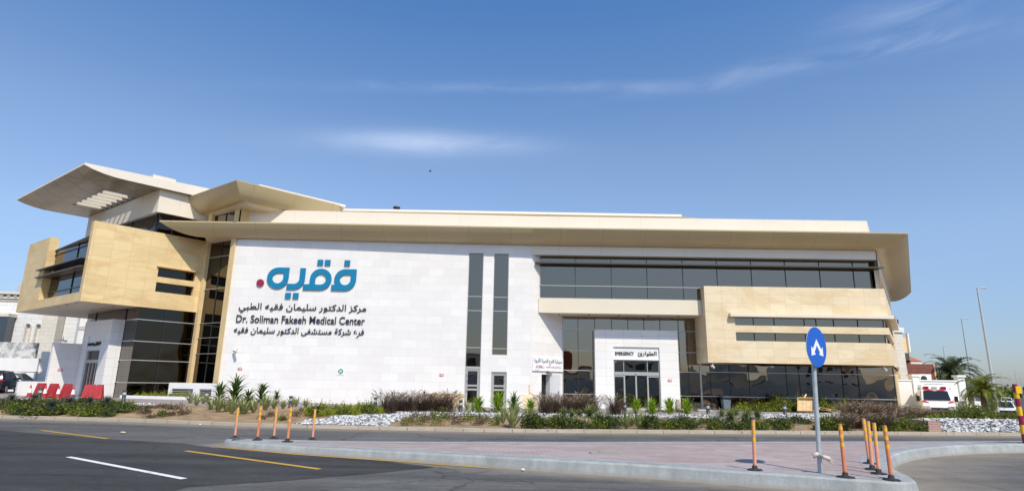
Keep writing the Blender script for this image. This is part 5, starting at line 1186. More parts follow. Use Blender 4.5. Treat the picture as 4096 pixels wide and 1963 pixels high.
for x, y, lb in ((232, 290, 'tiny far street lamp behind the right palm'), (214, 261.5, 'far street lamp left of the white pickup bonnet'), (368, 446, 'faintest far street lamp near the horizon'), (187, 221.7, 'far street lamp above the red and yellow post'), (250, 294, 'far street lamp at the right edge')):
    lamp((x, y, -1.0), 11, pi, lb)
# highway, embankment and far trees
g = MB(); g.face([(26, 52, -.93), (60, 40, -.93), (420, 330, -.93), (300, 560, -.93)]); 
hw = tag(g.build('highway', M['asphalt_far']), kind='structure')
g = MB(); g.prism([(88, 84), (96, 80), (260, 262), (250, 270)], -1, .4); e_ = g.build('embankment', plain('brown_bank', (.25, .17, .13), .95, var=.15)); tag(e_, kind='structure')
def blob_leaves(g, c, rx, ry, rz, n, s, rr, up=.3, flat=0):
    for _ in range(n):
        while True:
            p = Vector((rr.uniform(-1, 1), rr.uniform(-1, 1), rr.uniform(-.75 if not flat else 0, 1)))
            if .35 < p.length < 1: break
        k = rr.uniform(.75, 1.08); p = Vector((c[0] + p.x * rx * k, c[1] + p.y * ry * k, c[2] + p.z * rz * k))
        d = Vector((rr.gauss(0, 1), rr.gauss(0, 1), rr.gauss(up, .7))).normalized(); e = d.cross(Vector((rr.gauss(0, 1), rr.gauss(0, 1), rr.gauss(0, 1)))).normalized()
        L_ = s * rr.uniform(.7, 1.4); w_ = L_ * .32
        g.face([p, p + d * L_ * .5 + e * w_, p + d * L_, p + d * L_ * .5 - e * w_])
g = MB(); rr = random.Random(5)
for k in range(70):
    t = rr.random(); x, y = 210 + 240 * t + rr.uniform(-8, 8), 330 + 160 * t * .3 + rr.uniform(-25, 25); blob_leaves(g, (x, y, 1.2), rr.uniform(4, 8), 4, rr.uniform(2, 4.5), 90, 1.6, rr)
for k in range(60):
    x, y = 60 + 150 * rr.random(), 250 + 60 * rr.random(); blob_leaves(g, (x, y, 0.2), rr.uniform(4, 8), 4, rr.uniform(1.5, 3), 60, 1.5, rr)
tag(g.build('far_trees', M['leaf_dark']), 'dark line of far trees along the highway horizon', 'trees', kind='stuff')

# ------------------------------------------------------------------ vehicles
import bmesh
def shell(name, prof, halfw, mat, parent, bev=.05, taper=None, seg=2):
    """car body from a side outline (y, z); taper(y, z) gives the half width at a point"""
    bm = bmesh.new(); n = len(prof); vs = []
    for s_ in (-1, 1): vs.append([bm.verts.new((s_ * (taper(y, z) if taper else halfw), y, z)) for y, z in prof])
    bm.faces.new(vs[0]); bm.faces.new(list(reversed(vs[1])))
    for i in range(n): j = (i + 1) % n; bm.faces.new([vs[0][j], vs[0][i], vs[1][i], vs[1][j]])
    bmesh.ops.recalc_face_normals(bm, faces=bm.faces)
    if bev: bmesh.ops.bevel(bm, geom=list(bm.edges), offset=bev, segments=seg, profile=.5, affect='EDGES', clamp_overlap=True)
    me = bpy.data.meshes.new(name); bm.to_mesh(me); bm.free(); me.materials.append(mat)
    for p in me.polygons: p.use_smooth = True
    me.set_sharp_from_angle(angle=R(40))
    o = bpy.data.objects.new(name, me); COL.objects.link(o); o.parent = parent; return o
def wheel(par, x, y, r=.36, w_=.24):
    s_ = 1 if x > 0 else -1; g = MB(); g.tube([(x - s_ * w_, y, r), (x, y, r)], r, 22); wl = g.build('wheel', M['rubber'], par, True)
    g = MB(); g.tube([(x - .01 * s_, y, r), (x + .012 * s_, y, r)], r * .62, 16); o = g.build('rim', M['steel'], None); o.parent = wl
def quad_part(name, pts, mat, par):
    g = MB(); g.face(pts); return g.build(name, mat, par, True)
def boxp(name, x0, x1, y0, y1, z0, z1, mat, par): g = MB(); g.box(x0, x1, y0, y1, z0, z1); return g.build(name, mat, par, True)
def suv(loc, rz, paint, label):
    """front towards +y"""
    o = thing('parked_car', label, 'car', loc, rz)
    W_ = .92
    shell('body', [(-2.25, .42), (-2.28, .75), (-2.22, 1.02), (1.05, 1.02), (2.1, .86), (2.28, .62), (2.25, .35), (-2.2, .32)], W_, paint, o, .07)
    shell('cabin', [(-2.2, 1.0), (-1.85, 1.62), (-1.5, 1.70), (.2, 1.66), (1.15, 1.0)], .8, paint, o, .06, lambda y, z: .88 - (z - 1.0) * .26)
    quad_part('rear_window', [(.68, -2.16, 1.12), (-.68, -2.16, 1.12), (-.58, -1.93, 1.54), (.58, -1.93, 1.54)], M['carglass'], o)
    quad_part('windscreen', [(-.72, 1.10, 1.08), (.72, 1.10, 1.08), (.62, .36, 1.58), (-.62, .36, 1.58)], M['carglass'], o)
    for s_ in (-1, 1):
        f = lambda z: s_ * (.885 - (z - 1.0) * .26)
        for y0, y1, y2, y3 in ((-1.85, -.75, -.75, -1.6), (-.65, .3, .1, -.65), (.38, .95, .2, .18)):
            pts = [(f(1.08), y0, 1.08), (f(1.08), y1, 1.08), (f(1.56), y2, 1.56), (f(1.56), y3, 1.56)]; quad_part('side_window', pts if s_ == 1 else pts[::-1], M['carglass'], o)
        boxp('tail_light', min(s_ * .62, s_ * .9), max(s_ * .62, s_ * .9), -2.32, -2.2, .92, 1.06, M['lens_red'], o); boxp('headlight', min(s_ * .55, s_ * .86), max(s_ * .55, s_ * .86), 2.12, 2.27, .68, .8, M['clear'], o)
        boxp('wing_mirror', min(s_ * .9, s_ * 1.08), max(s_ * .9, s_ * 1.08), .6, .72, 1.05, 1.2, paint, o)
        for y in (-1.38, 1.38): wheel(o, s_ * .93, y)
    boxp('rear_bumper', -.85, .85, -2.36, -2.2, .38, .62, M['mull'], o); boxp('number_plate', -.27, .27, -2.335, -2.27, .78, .9, M['sign_white'], o); return o
suv((-37.9, 44.9, .24), R(24), M['car_black'], 'black estate car cut off by the left edge, seen from behind'); suv((-38.9, 47.4, .2), R(-84), M['car_white'], 'white car behind the black one, with its front wheel showing')
suv((92, 112, -.92), R(140), M['car_white'], 'small white car far away on the highway'); suv((78, 88, -.92), R(140), M['car_black'], 'dark car behind the white pickup on the highway')
def ambulance(loc, rz):
    o = thing('ambulance', 'white ambulance with red lights and red bonnet corners facing the road', 'ambulance', loc, rz)   # front towards -y
    shell('body', [(-2.75, .35), (-2.8, .95), (-2.55, 1.28), (-1.85, 1.42), (2.8, 1.42), (2.8, .35)], .98, M['car_white'], o, .08)
    shell('cab_roof', [(-1.95, 1.38), (-1.1, 2.15), (-.9, 2.56), (2.8, 2.6), (2.8, 1.38)], .9, M['car_white'], o, .09, lambda y, z: .99 - max(0, z - 1.38) * .1)
    quad_part('windscreen', [(-.82, -1.93, 1.47), (.82, -1.93, 1.47), (.74, -1.20, 2.13), (-.74, -1.20, 2.13)], M['carglass'], o)
    for s_ in (-1, 1):
        pts = [(s_ * .985, -1.55, 1.5), (s_ * .985, -.6, 1.5), (s_ * .935, -.6, 2.05), (s_ * .935, -1.1, 2.05)]; quad_part('side_window', pts if s_ == 1 else pts[::-1], M['carglass'], o)
        boxp('beacon', min(s_ * .38, s_ * .7), max(s_ * .38, s_ * .7), -1.12, -.9, 2.24, 2.44, M['lens_red'], o)
        boxp('wing_mirror', min(s_ * 1.05, s_ * 1.27), max(s_ * 1.05, s_ * 1.27), -1.75, -1.6, 1.36, 1.76, M['black'], o); g = MB(); g.tube([(s_ * .95, -1.6, 1.5), (s_ * 1.1, -1.66, 1.52)], .03, 6); g.build('mirror_arm', M['black'], o, True)
        boxp('side_lamp', min(s_ * .93, s_ * 1.02), max(s_ * .93, s_ * 1.02), -.6, -.4, 2.2, 2.36, M['grey_render'], o)
        quad_part('red_corner', [(s_ * .55, -2.6, 1.262), (s_ * .93, -2.5, 1.31), (s_ * .93, -1.95, 1.425), (s_ * .8, -1.95, 1.425)], M['sign_red'], o).location.z += .012
        boxp('headlight', min(s_ * .55, s_ * .92), max(s_ * .55, s_ * .92), -2.86, -2.7, .82, 1.05, M['clear'], o)
        quad_part('roof_chevron', [(s_ * .0, -1.166, 2.17), (s_ * .74, -1.166, 2.17), (s_ * .42, -1.10, 2.27), (s_ * .3, -1.10, 2.24)], M['sign_red'], o)
        for y in (-1.85, 1.75): wheel(o, s_ * .98, y, .37)
    boxp('centre_lamp', -.14, .14, -1.1, -.95, 2.22, 2.44, M['clear'], o); boxp('roof_bar', -.6, .6, -.75, -.6, 2.58, 2.64, M['steel'], o)
    for x in (-.45, 0.1): g = MB(); g.tube([(x, -1.95, 1.47), (x + .5, -1.9, 1.53)], .015, 5); g.build('wiper', M['black'], o, True)
    boxp('grille', -.5, .5, -2.84, -2.72, .6, .95, M['mull'], o); boxp('bumper', -.95, .95, -2.95, -2.7, .35, .58, M['mull'], o); return o
ambulance((32.55, 46.3, -.48), R(-31))
def pickup(loc, rz):
    o = thing('pickup_truck', 'white pickup truck facing the viewer behind the nearest street lamp', 'pickup truck', loc, rz)
    shell('body', [(-2.6, .45), (-2.65, 1.0), (-2.45, 1.12), (-1.1, 1.2), (2.7, 1.2), (2.7, .45)], .95, M['car_white'], o, .07)
    shell('cabin', [(-1.2, 1.15), (-.45, 1.82), (1.1, 1.85), (1.35, 1.15)], .85, M['car_white'], o, .06, lambda y, z: .9 - (z - 1.15) * .25)
    quad_part('windscreen', [(-.78, -1.14, 1.24), (.78, -1.14, 1.24), (.66, -.52, 1.77), (-.66, -.52, 1.77)], M['carglass'], o)
    boxp('grille', -.62, .62, -2.72, -2.58, .72, 1.02, M['black'], o); boxp('bumper', -.94, .94, -2.8, -2.58, .42, .66, M['mull'], o); boxp('number_plate', -.26, .26, -2.815, -2.79, .5, .62, M['sign_white'], o)
    for s_ in (-1, 1):
        boxp('headlight', min(s_ * .62, s_ * .93), max(s_ * .62, s_ * .93), -2.69, -2.5, .8, 1.02, M['clear'], o); boxp('wing_mirror', min(s_ * .95, s_ * 1.2), max(s_ * .95, s_ * 1.2), -.95, -.8, 1.2, 1.45, M['black'], o)
        for y in (-1.75, 1.75): wheel(o, s_ * .96, y, .4)
    return o
pickup((47.6, 58.6, -1.0), R(-32))

# ------------------------------------------------------------------ far side of the road (mirrored in the glass)
for k, (x, y, w_, d_, h) in enumerate([(-46, -34, 16, 12, 7.2), (-26, -36, 13, 12, 5.2), (-9, -33, 12, 11, 6.6), (7, -35, 14, 12, 4.6), (24, -33, 10, 12, 7.4), (41, -36, 12, 12, 4.2), (60, -38, 13, 12, 7.0)]):
    ls_ = ['far left', 'second from the left', 'third from the left', 'middle', 'third from the right', 'second from the right', 'far right']
    o = thing('villa', 'villa across the road, ' + ls_[k] + ' of its row', 'house', (x, y, 0), rnd.uniform(-.06, .06), 'villas across the road'); a, b_ = w_ / 2, d_ / 2
    g = MB(); g.box(-a, a, -b_, b_, -.1, h); g.build('wall', M['neigh_stone'] if k % 2 else M['white_render'], o, True); g = MB(); g.box(-a - .2, a + .2, -b_ - .2, b_ + .2, h, h + .35); g.box(-a * .3, a * .45, -b_ * .5, b_ * .5, h + .35, h + 2.4 if k % 2 else h + 1.4); g.build('roof', M['grey_render'] if k % 3 else M['terracotta'], o, True)
    for i in range(4):
        for z in ((1.0, 4.4) if h > 6.2 else (1.0,)): xx = -a + w_ * (i + .5) / 4; g = MB(); g.box(xx - .7, xx + .7, b_ + .001, b_ + .05, z, z + 1.7); g.build('window', M['carglass'], o, True)
    o2 = thing('boundary_wall', 'garden wall before the ' + ls_[k] + ' villa across the road', 'wall', (x, y + b_ + 5, 0), 0, 'garden walls across the road'); g = MB(); g.box(-a - 2, a + 2, -.15, .15, -.1, 2.4); g.build('wall', M['neigh_white'], o2, True)
for x, y, lb in ((-20, -9, 'left'), (6, -8, 'middle'), (21, -10, 'right')): lamp((x, y, 0), 9.5, 0, 'street lamp across the road at ' + lb + ', mirrored in the glass')

# ================================================================== PLANTING
ORD = ['leftmost'] + [w_ + ' from the left' for w_ in ('second', 'third', 'fourth', 'fifth', 'sixth', 'seventh', 'eighth', 'ninth', 'tenth', 'eleventh', 'twelfth', 'thirteenth', 'fourteenth', 'fifteenth', 'sixteenth', 'seventeenth', 'eighteenth')]
def leaf_strip(g, base, az, el, L_, w_, droop, nseg=5, fold=.25):
    """one strap leaf that arches outwards and down"""
    p = Vector(base); a = el; prev = None; h = Vector((cos(az), sin(az), 0)); side = Vector((-sin(az), cos(az), 0)); rows = []
    for k in range(nseg + 1):
        t = k / nseg; ww = w_ * (.55 + 1.2 * t if t < .35 else 1.0 - .0 * t) * (1 - t ** 2.2) + .001
        n = (h * -sin(a) + Vector((0, 0, 1)) * cos(a))
        rows.append((p - side * ww + n * ww * fold, p.copy(), p + side * ww + n * ww * fold))
        p = p + (h * cos(a) + Vector((0, 0, 1)) * sin(a)) * (L_ / nseg); a -= droop / nseg * (.5 + t)
    g.grid(rows)
def proto(name, mat, build): g = MB(); g.smooth = True; build(g); o = g.build(name, mat); return o
def strap_plant(seed, n, L_, w_, stemh, el=(35, 80), droop=(.9, 2.0)):
    r = random.Random(seed)
    def f(g):
        for k in range(n):
            t = k / n; az = k * 2.4 + r.uniform(-.3, .3); leaf_strip(g, (.03 * cos(az), .03 * sin(az), stemh * (t * .9)), az, R(el[0] + (el[1] - el[0]) * t + r.uniform(-8, 8)), L_ * r.uniform(.75, 1.1), w_ * r.uniform(.8, 1.15), r.uniform(*droop))
        if stemh > .15: g.tube([(0, 0, -.05), (0, 0, stemh)], [.045, .03], 6)
    return f
def yucca(seed, n, L_, w_, stemh):
    r = random.Random(seed)
    def f(g):
        for k in range(n):
            t = k / n; az = k * 2.39996; leaf_strip(g, (0, 0, stemh), az, math.asin(max(-.7, -.65 + 1.6 * t)) + r.uniform(-.1, .1), L_ * r.uniform(.85, 1.08), w_, .12, 3)
    return f
_first = {}
def put(key, mk, p, rz, sc, name, label, cat, group, mat):
    """the first of a kind is built, the rest are linked copies"""
    if key not in _first:
        o = proto(name, mat, mk); _first[key] = o; first = True
    else: o = _first[key].copy(); COL.objects.link(o)
    o.location = p; o.rotation_euler = (0, 0, rz); o.scale = sc if isinstance(sc, tuple) else (sc,) * 3
    return tag(o, label, cat, group)
R_ = random.Random(21)
def height_at(p, py_top, px):      # plant height so that its tip reaches a given picture height
    d = ray(px, py_top); t = p[1] / d.y; return CAM_H + d.z * t - p[2]
# tall dark strap plants, left
for i, (px, py, pt) in enumerate([(874, 1618, 1530), (934, 1622, 1516), (988, 1635, 1560), (1042, 1620, 1534), (1104, 1622, 1568)]):
    p = at(px, py); h = height_at(p, pt, px); put('tall%d' % (i % 3), strap_plant(40 + i, 52, .66, .042, .55, (28, 86), (1.2, 2.5)), p, R_.uniform(0, 6), h / .82, 'strap_leaf_plant', ORD[i] + ' of the tall dark strap-leaved plants before the white wall', 'plant', 'tall strap-leaved plants', M['leaf_strap'])
# variegated agaves
V = [(760, 1612), (785, 1622), (812, 1614), (845, 1632), (872, 1648), (905, 1640), (924, 1665), (968, 1662), (985, 1648), (1012, 1655), (1060, 1640), (1095, 1634), (1132, 1634), (1165, 1630), (1183, 1626), (1222, 1630)]
V.sort()
for i, (px, py) in enumerate(V):
    p = at(px, py); put('var%d' % (i % 3), strap_plant(60 + i, 22, .5, .034, .06, (50, 86), (.1, .6)), p, R_.uniform(0, 6), R_.uniform(1.0, 1.45), 'agave', ORD[i] + ' among the pale striped agaves on the bank', 'agave', 'striped agaves', M['leaf_var'])
# lime and olive strap plants in the middle and right
for i, (px, py, pt, mt) in enumerate([(1912, 1648, 1578, 'leaf_lime'), (1992, 1652, 1566, 'leaf_lime'), (2056, 1645, 1572, 'leaf_strap'), (2122, 1650, 1588, 'leaf_lime'), (2546, 1654, 1592, 'leaf_lime'), (2608, 1656, 1590, 'leaf_lime'), (2680, 1656, 1584, 'leaf_lime'), (2748, 1658, 1590, 'leaf_lime'), (3722, 1692, 1655, 'leaf_lime'), (3758, 1692, 1650, 'leaf_lime')]):
    p = at(px, py); h = height_at(p, pt, px); lab = ['bright strap plant before the right side door, left one', 'bright strap plant hiding the foot of the right side door', 'dark strap plant with long thin tips right of the side doors', 'sparse bright strap plant by the plywood sheet', 'bright strap plant in front of the left sliding door leaf', 'bright strap plant in front of the right sliding door leaf', 'bright strap plant right of the emergency doors', 'bright strap plant at the corner of the emergency portal', 'small lime strap plant below the right fountain grass, left one', 'small lime strap plant below the right fountain grass, right one'][i]
    put('lime%d%s' % (i % 3, mt), strap_plant(80 + i, 62, .70, .042, .32, (22, 88), (.6, 1.7)), p, R_.uniform(0, 6), h / .8, 'strap_leaf_plant', lab, 'plant', 'bright strap plants', M[mt])
for i, (px, py, sc) in enumerate([(1835, 1640, .7), (1868, 1640, .9), (1892, 1645, .8), (1990, 1700, .7), (2012, 1700, 1.0), (2050, 1712, 1.5), (2112, 1690, .9), (2512, 1716, 1.0), (2556, 1716, 1.1), (2588, 1712, .9)]):
    p = at(px, py); put('olive%d' % (i % 2), strap_plant(100 + i, 20, .62, .04, .08, (55, 88), (.1, .5)), p, R_.uniform(0, 6), sc, 'sword_leaf_plant', ORD[i] + ' of the upright olive sword-leaved plants', 'plant', 'olive sword-leaved plants', M['leaf_var' if i > 6 or i < 3 else 'leaf_yucca'])
# yucca rosettes
Yc = [(2255, 1682, .9), (2288, 1688, .85), (2318, 1672, .8), (2358, 1702, 1.15), (2373, 1666, .95), (2396, 1702, .9), (2888, 1686, .95), (2924, 1706, 1.2), (2946, 1680, .95), (2986, 1704, 1.1), (2996, 1676, .8), (3032, 1702, 1.1)]
for i, (px, py, sc) in enumerate(Yc):
    p = at(px, py); put('yuc%d' % (i % 2), yucca(i, 110, .40, .02, .34), p, R_.uniform(0, 6), sc * .95, 'yucca', ORD[i % 6] + (' yucca rosette in the group before the emergency portal' if i < 6 else ' yucca rosette of the group left of the blue sign'), 'yucca', 'yucca rosettes along the stones', M['leaf_yucca'])
for i, (px, py, sc, lb) in enumerate([(3098, 1642, 1.9, 'grey spiky yucca rising above the hedge by the dark glass'), (3278, 1645, 1.6, 'grey spiky yucca half hidden behind the sign post'), (3462, 1647, 1.2, 'grey spiky yucca at the right end of the glass')]):
    p = at(px, py); put('gyuc', yucca(9, 120, .42, .016, .45), p, i, sc * .8, 'yucca', lb, 'yucca', 'grey yuccas before the shop glass', M['leaf_grey'])
for i, (px, py) in enumerate([(40, 1630), (130, 1642), (205, 1632), (275, 1630), (355, 1632), (425, 1632)]):
    p = at(px, py); put('gyuc', yucca(9, 120, .42, .016, .45), p, i * 1.3, .8, 'yucca', ORD[i] + ' spiky rosette in the left bed under the barriers', 'yucca', 'spiky rosettes in the left bed', M['leaf_grey'])
# fountain grass: blades and plumes
def grass_thing(seed, label, p, rz, sc, nb=420, npl=46, group='fountain grass clumps'):
    key = 'grass%d' % seed
    if key not in _first:
        r = random.Random(seed); o = thing('fountain_grass', label, 'ornamental grass', p, rz, group)
        g = MB()
        for k in range(nb):
            az = r.uniform(0, 6.28); b = (r.gauss(0, .17), r.gauss(0, .17), 0); leaf_strip(g, b, az, R(r.uniform(48, 88)), r.uniform(.65, 1.15), r.uniform(.004, .0075), r.uniform(.5, 1.7), 5, 0)
        g.build('blades', M['grass'], o, True); g = MB()
        for k in range(npl):
            az = r.uniform(0, 6.28); x, y, z = r.gauss(0, .14), r.gauss(0, .14), 0; a = R(r.uniform(66, 88)); L_ = r.uniform(.85, 1.3); pts = []
            for q in range(9): pts.append((x, y, z)); x += cos(az) * cos(a) * L_ / 8; y += sin(az) * cos(a) * L_ / 8; z += sin(a) * L_ / 8; a -= r.uniform(.05, .14) + (.12 if q > 4 else 0)
            g.tube(pts[:7], .003, 3, False); g.tube(pts[6:], [.006, .016, .005], 5, False)
        g.build('plumes', M['plume'], o, True); o.scale = (sc if isinstance(sc, tuple) else (sc,) * 3); _first[key] = o; return o
    return dup(_first[key], p, rz, label, group, sc)
GR = [(1548, 1652), (1590, 1648), (1632, 1652), (1676, 1648), (1716, 1652), (1752, 1648), (1785, 1650)]
for i, (px, py) in enumerate(GR): p = at(px, py); grass_thing(1 + i % 3, ORD[i] + ' clump of the brown fountain grass left of the side doors', p, R_.uniform(0, 6), R_.uniform(.95, 1.1))
for i, (px, py) in enumerate([(2182, 1656), (2222, 1652), (2262, 1656), (2302, 1652), (2340, 1656), (2370, 1652)]): p = at(px, py); grass_thing(1 + i % 3, ORD[i] + ' clump of the brown fountain grass before the curtain wall', p, R_.uniform(0, 6), R_.uniform(.95, 1.08))
grass_thing(2, 'single brown fountain grass clump in front of the emergency portal', at(2462, 1660), 2.0, 1.0)
G3 = [(3396, 1682, 1610), (3430, 1715, 1640), (3450, 1668, 1606), (3480, 1735, 1655), (3500, 1690, 1608), (3535, 1722, 1650), (3552, 1676, 1612), (3590, 1702, 1640), (3606, 1672, 1622), (3640, 1690, 1635), (3672, 1672, 1630), (3712, 1676, 1634), (3752, 1670, 1638), (3790, 1666, 1640), (3420, 1655, 1604), (3515, 1655, 1606), (3580, 1654, 1612), (3650, 1656, 1624)]
G3.sort()
for i, (px, py, pt) in enumerate(G3): p = at(px, py); sc = height_at(p, pt, px) / .98; grass_thing(1 + i % 3, ORD[i] + ' clump of the big brown fountain grass mass left of the ambulance', p, R_.uniform(0, 6), (max(sc, .85), max(sc, .85), sc))
# shrubs: leaf clumps with an uneven outline
def shrub(seed, n, rx, rz_, leaf, flat=1):
    r = random.Random(seed)
    def f(g):
        g.smooth = False
        for _ in range(4):
            cx, cy, k = r.uniform(-.4, .4) * rx, r.uniform(-.4, .4) * rx, r.uniform(.55, .9)
            blob_leaves(g, (cx, cy, .04), rx * k, rx * k, rz_ * r.uniform(.65, 1.1), n // 4, leaf, r, .45, 1)
        for _ in range(7):
            a = r.uniform(0, 6.3); x, y = cos(a) * rx * r.uniform(.2, .8), sin(a) * rx * r.uniform(.2, .8); h = rz_ * r.uniform(.95, 1.35)
            for q in range(9): z = h * (.4 + .6 * q / 8); d = Vector((r.gauss(0, 1), r.gauss(0, 1), r.uniform(.2, 1))).normalized(); e = d.cross(Vector((0, 0, 1))).normalized(); pz = Vector((x, y, z)); L_ = leaf; g.face([pz, pz + d * L_ * .5 + e * L_ * .3, pz + d * L_, pz + d * L_ * .5 - e * L_ * .3])
    return f
def shrubs(pts, key, mats, label, group, n=520, rx=.5, rz_=.5, leaf=.075, name='shrub'):
    for i, (px, py, sc) in enumerate(pts):
        p = at(px, py); m_ = mats[i % len(mats)]
        put('%s%d%s' % (key, i % 3, m_), shrub(hash(key) % 97 if False else len(key) * 13 + i % 3, n, rx, rz_, leaf), p, R_.uniform(0, 6.3), (sc * R_.uniform(.85, 1.2), sc * R_.uniform(.75, 1.1), sc * R_.uniform(.65, 1.2)), name, label, 'shrub', group, M[m_])
rs = random.Random(11)
row = [(x + rs.uniform(-8, 8), 1722 + rs.uniform(-5, 3), rs.uniform(.75, 1.0)) for x in range(2108, 2480, 36)] + [(x + rs.uniform(-8, 8), 1724 + rs.uniform(-5, 3), rs.uniform(.7, 1.0)) for x in range(2610, 2900, 36)] + [(x + rs.uniform(-8, 8), 1726 + rs.uniform(-4, 3), rs.uniform(.7, .95)) for x in range(2960, 3210, 36)] + [(x + rs.uniform(-8, 8), 1728 + rs.uniform(-4, 3), rs.uniform(.75, .95)) for x in range(3310, 3430, 34)]
shrubs(row, 'kerbrow', ['leaf_deep', 'leaf_dark', 'leaf_deep', 'leaf_mid', 'leaf_dark'], 'dark green leafy shrub in the front row along the far kerb', 'green shrubs along the far kerb', 620, .5, .48)
row2 = [(x + rs.uniform(-10, 10), 1700 + rs.uniform(-6, 5), rs.uniform(.75, 1.0)) for x in list(range(2130, 2250, 44)) + list(range(2420, 2520, 46)) + list(range(2640, 2880, 44)) + list(range(3060, 3240, 42)) + list(range(3330, 3420, 42))]
shrubs(row2, 'backrow', ['leaf_deep', 'leaf_dark', 'leaf_mid', 'leaf_deep'], 'dark green leafy shrub in the second row, below the white stones', 'green shrubs below the white stones', 560, .5, .42)
shrubs([(x, 1664 - (x - 1240) * .035 + rs.uniform(-4, 4), rs.uniform(.8, 1.05)) for x in range(1240, 1530, 34)] + [(x, 1650 + rs.uniform(-4, 4), .9) for x in range(1290, 1520, 46)], 'lefthedge', ['leaf_bright', 'leaf_mid', 'leaf_bright'], 'yellow-green shrub in the hedge above the white stone wedge', 'yellow-green hedge by the stone wedge', 620, .5, .5)
shrubs([(x + rs.uniform(-10, 10), y + rs.uniform(-4, 4), rs.uniform(.8, 1.15)) for y, x0, x1 in ((1659, 0, 500), (1648, 10, 520), (1640, 0, 430)) for x in range(x0, x1, 33)], 'leftbed', ['leaf_deep', 'leaf_dark', 'leaf_deep', 'leaf_mid', 'leaf_deep', 'leaf_brown', 'leaf_dark'], 'dark green shrub in the planting bed at far left', 'dark shrubs in the left bed', 560, .52, .30)
shrubs([(x + rs.uniform(-8, 8), y + rs.uniform(-4, 4), rs.uniform(.65, .95)) for y, x0, x1 in ((1668, 570, 760), (1652, 545, 720)) for x in range(x0, x1, 38)], 'bronze', ['leaf_brown', 'leaf_brown', 'leaf_dark'], 'low bronze shrub on the sandy bank at left', 'bronze shrubs on the bank', 420, .45, .3, .06)
shrubs([(1080, 1668, .6), (1130, 1672, .7), (1180, 1665, .8), (1215, 1660, .8), (1050, 1682, .5), (1240, 1648, .7)], 'browngap', ['leaf_brown', 'leaf_dark'], 'sparse olive brown shrub right of the agaves', 'sparse shrubs right of the agaves', 360, .45, .34, .06)
shrubs([(1625, 1702, .7), (1700, 1690, .8), (1755, 1702, .7), (1830, 1695, .8), (1890, 1680, .9), (1935, 1695, .8), (1975, 1705, .8), (1640, 1690, .8), (1680, 1700, .7), (1720, 1680, .8), (1770, 1690, .9), (1800, 1678, .8), (1870, 1688, .8), (1910, 1700, .7), (1950, 1682, .8), (1660, 1668, .6), (1740, 1664, .6)], 'twiggy', ['leaf_mid', 'leaf_brown'], 'thin twiggy shrub on the bare sandy bank in the middle', 'twiggy shrubs on the sandy bank', 260, .5, .46, .065)
shrubs([(x, 1648 + rs.uniform(-3, 3), rs.uniform(.6, .8)) for x in list(range(1930, 2010, 20)) + list(range(2590, 2800, 24))], 'purple', ['leaf_purple'], 'low purple-leaved plant between the bright strap plants', 'purple plants by the forecourt', 260, .36, .26, .06)
shrubs([(x, 1642 + rs.uniform(-1.5, 1.5), rs.uniform(.8, 1.05)) for x in range(2965, 3200, 22)] + [(x, 1643.5 + (x - 3040) * .012 + rs.uniform(-1, 1), rs.uniform(1.0, 1.35)) for x in range(3040, 3440, 24)] + [(x, 1648, rs.uniform(.8, 1.0)) for x in range(3270, 3430, 26)], 'glasshedge', ['leaf_bright', 'leaf_mid', 'leaf_mid'], 'green hedge shrub against the dark shop glass', 'green hedge by the shop glass', 620, .62, .62, .1)
shrubs([(x + rs.uniform(-6, 6), y, rs.uniform(.85, 1.05)) for y, x0, x1 in ((1733, 3600, 3770), (1712, 3640, 3780)) for x in range(x0, x1, 34)], 'rightlow', ['leaf_dark', 'leaf_mid'], 'low green shrub at the foot of the right fountain grass', 'low shrubs right of the posts', 560, .5, .42)
shrubs([(x + rs.uniform(-6, 6), y, rs.uniform(.85, 1.15) * (1 if x < 3960 else .7)) for y, x0, x1 in ((1694, 3800, 4110), (1680, 3815, 4110), (1668, 3830, 4100)) for x in range(x0, x1, 40)] + [(3930, 1655, 1.5), (3962, 1655, 1.4), (3900, 1658, 1.2)], 'righthedge', ['leaf_dark', 'leaf_dark', 'leaf_mid'], 'dark loose hedge shrub behind the right stone planter', 'dark hedge at the right', 620, .55, .6, .09)
for i, (u, sc) in enumerate([(-2.3, .6), (-1.75, .75), (-1.3, .8), (-.8, .85), (-.3, .85), (.3, .8), (.8, .85), (1.2, .75), (2.4, .6), (2.9, .7)]):
    p = LF.P(u, -.42, .42); put('lefthedge%dleaf_bright' % (i % 3), shrub(5, 500, .5, .5, .075), p, i, (sc * .7, sc * .6, sc * .75), 'shrub', 'yellow-green shrub inside the white planter kerb', 'shrub', 'shrubs in the white planter', M['leaf_bright'])
# right-hand stone planter with brick ends
bx = [(15.9, 22.95), (19.9, 23.45), (26, 24.1)]
g = MB()
g.prism([(15.75, 22.95), (16.25, 23.0), (16.35, 24.4), (15.85, 24.4)], .0, .52); g.prism([(16.25, 24.25), (26, 25.2), (26, 25.4), (16.25, 24.45)], .0, .56)
o = thing('planter_edge', 'pink brick edging round the sloping stone planter at the right', 'planter', (16, 23, 0)); g.build('brick_edge', M['brick_red'], o)
RP = [(16.3, 23.05), (20, 23.45), (26, 24.1), (26, 25.2), (16.35, 24.3)]
def rz_f(x, y): return .12 + .40 * max(0, min(1, (y - 23.05 - (x - 16.3) * .11) / 1.2))
g = MB(); g.face([(x, y, rz_f(x, y) + .0) for x, y in RP]); tag(g.build('pebble_underlay', M['pebble_bed']), kind='structure')
tag(pebbles(RP, 3000, .05, rz_f, 8), 'loose white stones on the sloping planter at the right edge', 'stones', kind='stuff')
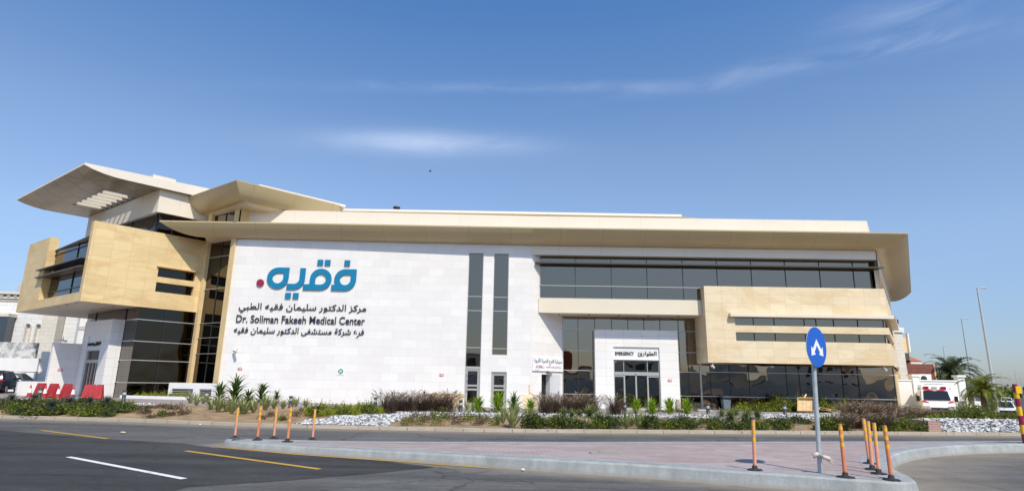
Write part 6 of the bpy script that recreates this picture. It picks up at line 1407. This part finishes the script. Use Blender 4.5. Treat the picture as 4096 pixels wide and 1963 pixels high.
# palms
def palm(loc, h, label, nf, L_, seed, mat='palm', lean=(0, 0)):
    r = random.Random(seed); o = thing('palm_tree', label, 'palm tree', loc, 0, 'palms by the boundary wall'); g = MB()
    n = 14; pts = [(lean[0] * (k / n) ** 2, lean[1] * (k / n) ** 2, h * k / n) for k in range(n + 1)]; g.tube(pts, [.22 - .07 * k / n + (.03 if k % 2 else 0) for k in range(n + 1)], 12); g.build('trunk', M['trunk'], o, True); c = Vector(pts[-1])
    g = MB()
    for k in range(nf):
        az = k * 2.39996 + r.uniform(-.2, .2); t = k / nf; a = R(80 - 88 * t + r.uniform(-8, 8)); p = c + Vector((0, 0, .05)); l = L_ * r.uniform(.85, 1.1); seg = 12; hh = Vector((cos(az), sin(az), 0)); sd = Vector((-sin(az), cos(az), 0)); P_ = []
        for q in range(seg + 1): P_.append((p.copy(), a)); p = p + (hh * cos(a) + Vector((0, 0, 1)) * sin(a)) * l / seg; a -= (.10 + .07 * t) * (1 + q / seg)
        g.tube([q[0] for q in P_], [.028 * (1 - .8 * i / seg) for i in range(seg + 1)], 4, False)
        for i in range(26):
            f = .12 + .88 * i / 26; ii = min(seg - 1, int(f * seg)); fr = f * seg - ii; b = P_[ii][0].lerp(P_[ii + 1][0], fr); aa = P_[ii][1]; fw = hh * cos(aa) + Vector((0, 0, 1)) * sin(aa); up = hh * -sin(aa) + Vector((0, 0, 1)) * cos(aa)
            ll = .52 * sin(pi * min(1, .18 + f * .78)) * L_ / 2.2
            for s_ in (1, -1):
                d = (fw * .75 + sd * s_ * .75 + up * r.uniform(.15, .45) - Vector((0, 0, .18))).normalized(); w_ = .034 * L_ / 2.2; e = fw * w_
                g.face([b - e, b + d * ll * .5 - e * .9 - Vector((0, 0, .02)), b + d * ll - Vector((0, 0, .08)), b + d * ll * .5 + e * .9 - Vector((0, 0, .02)), b + e])
    g.build('crown', M[mat], o, True); return o
palm((40.6, 55.0, -.9), 3.9, 'grey green date palm whose crown rises behind the white boundary wall', 70, 2.9, 3)
palm((36.0, 46.0, -.75), 2.35, 'smaller palm with drooping fronds right of the boundary wall', 32, 2.2, 6, 'leaf_mid', (.1, 0))
palm((37.6, 51.5, -.8), 2.4, 'shaggy palm half hidden between the two other palms', 26, 1.7, 9, 'palm')
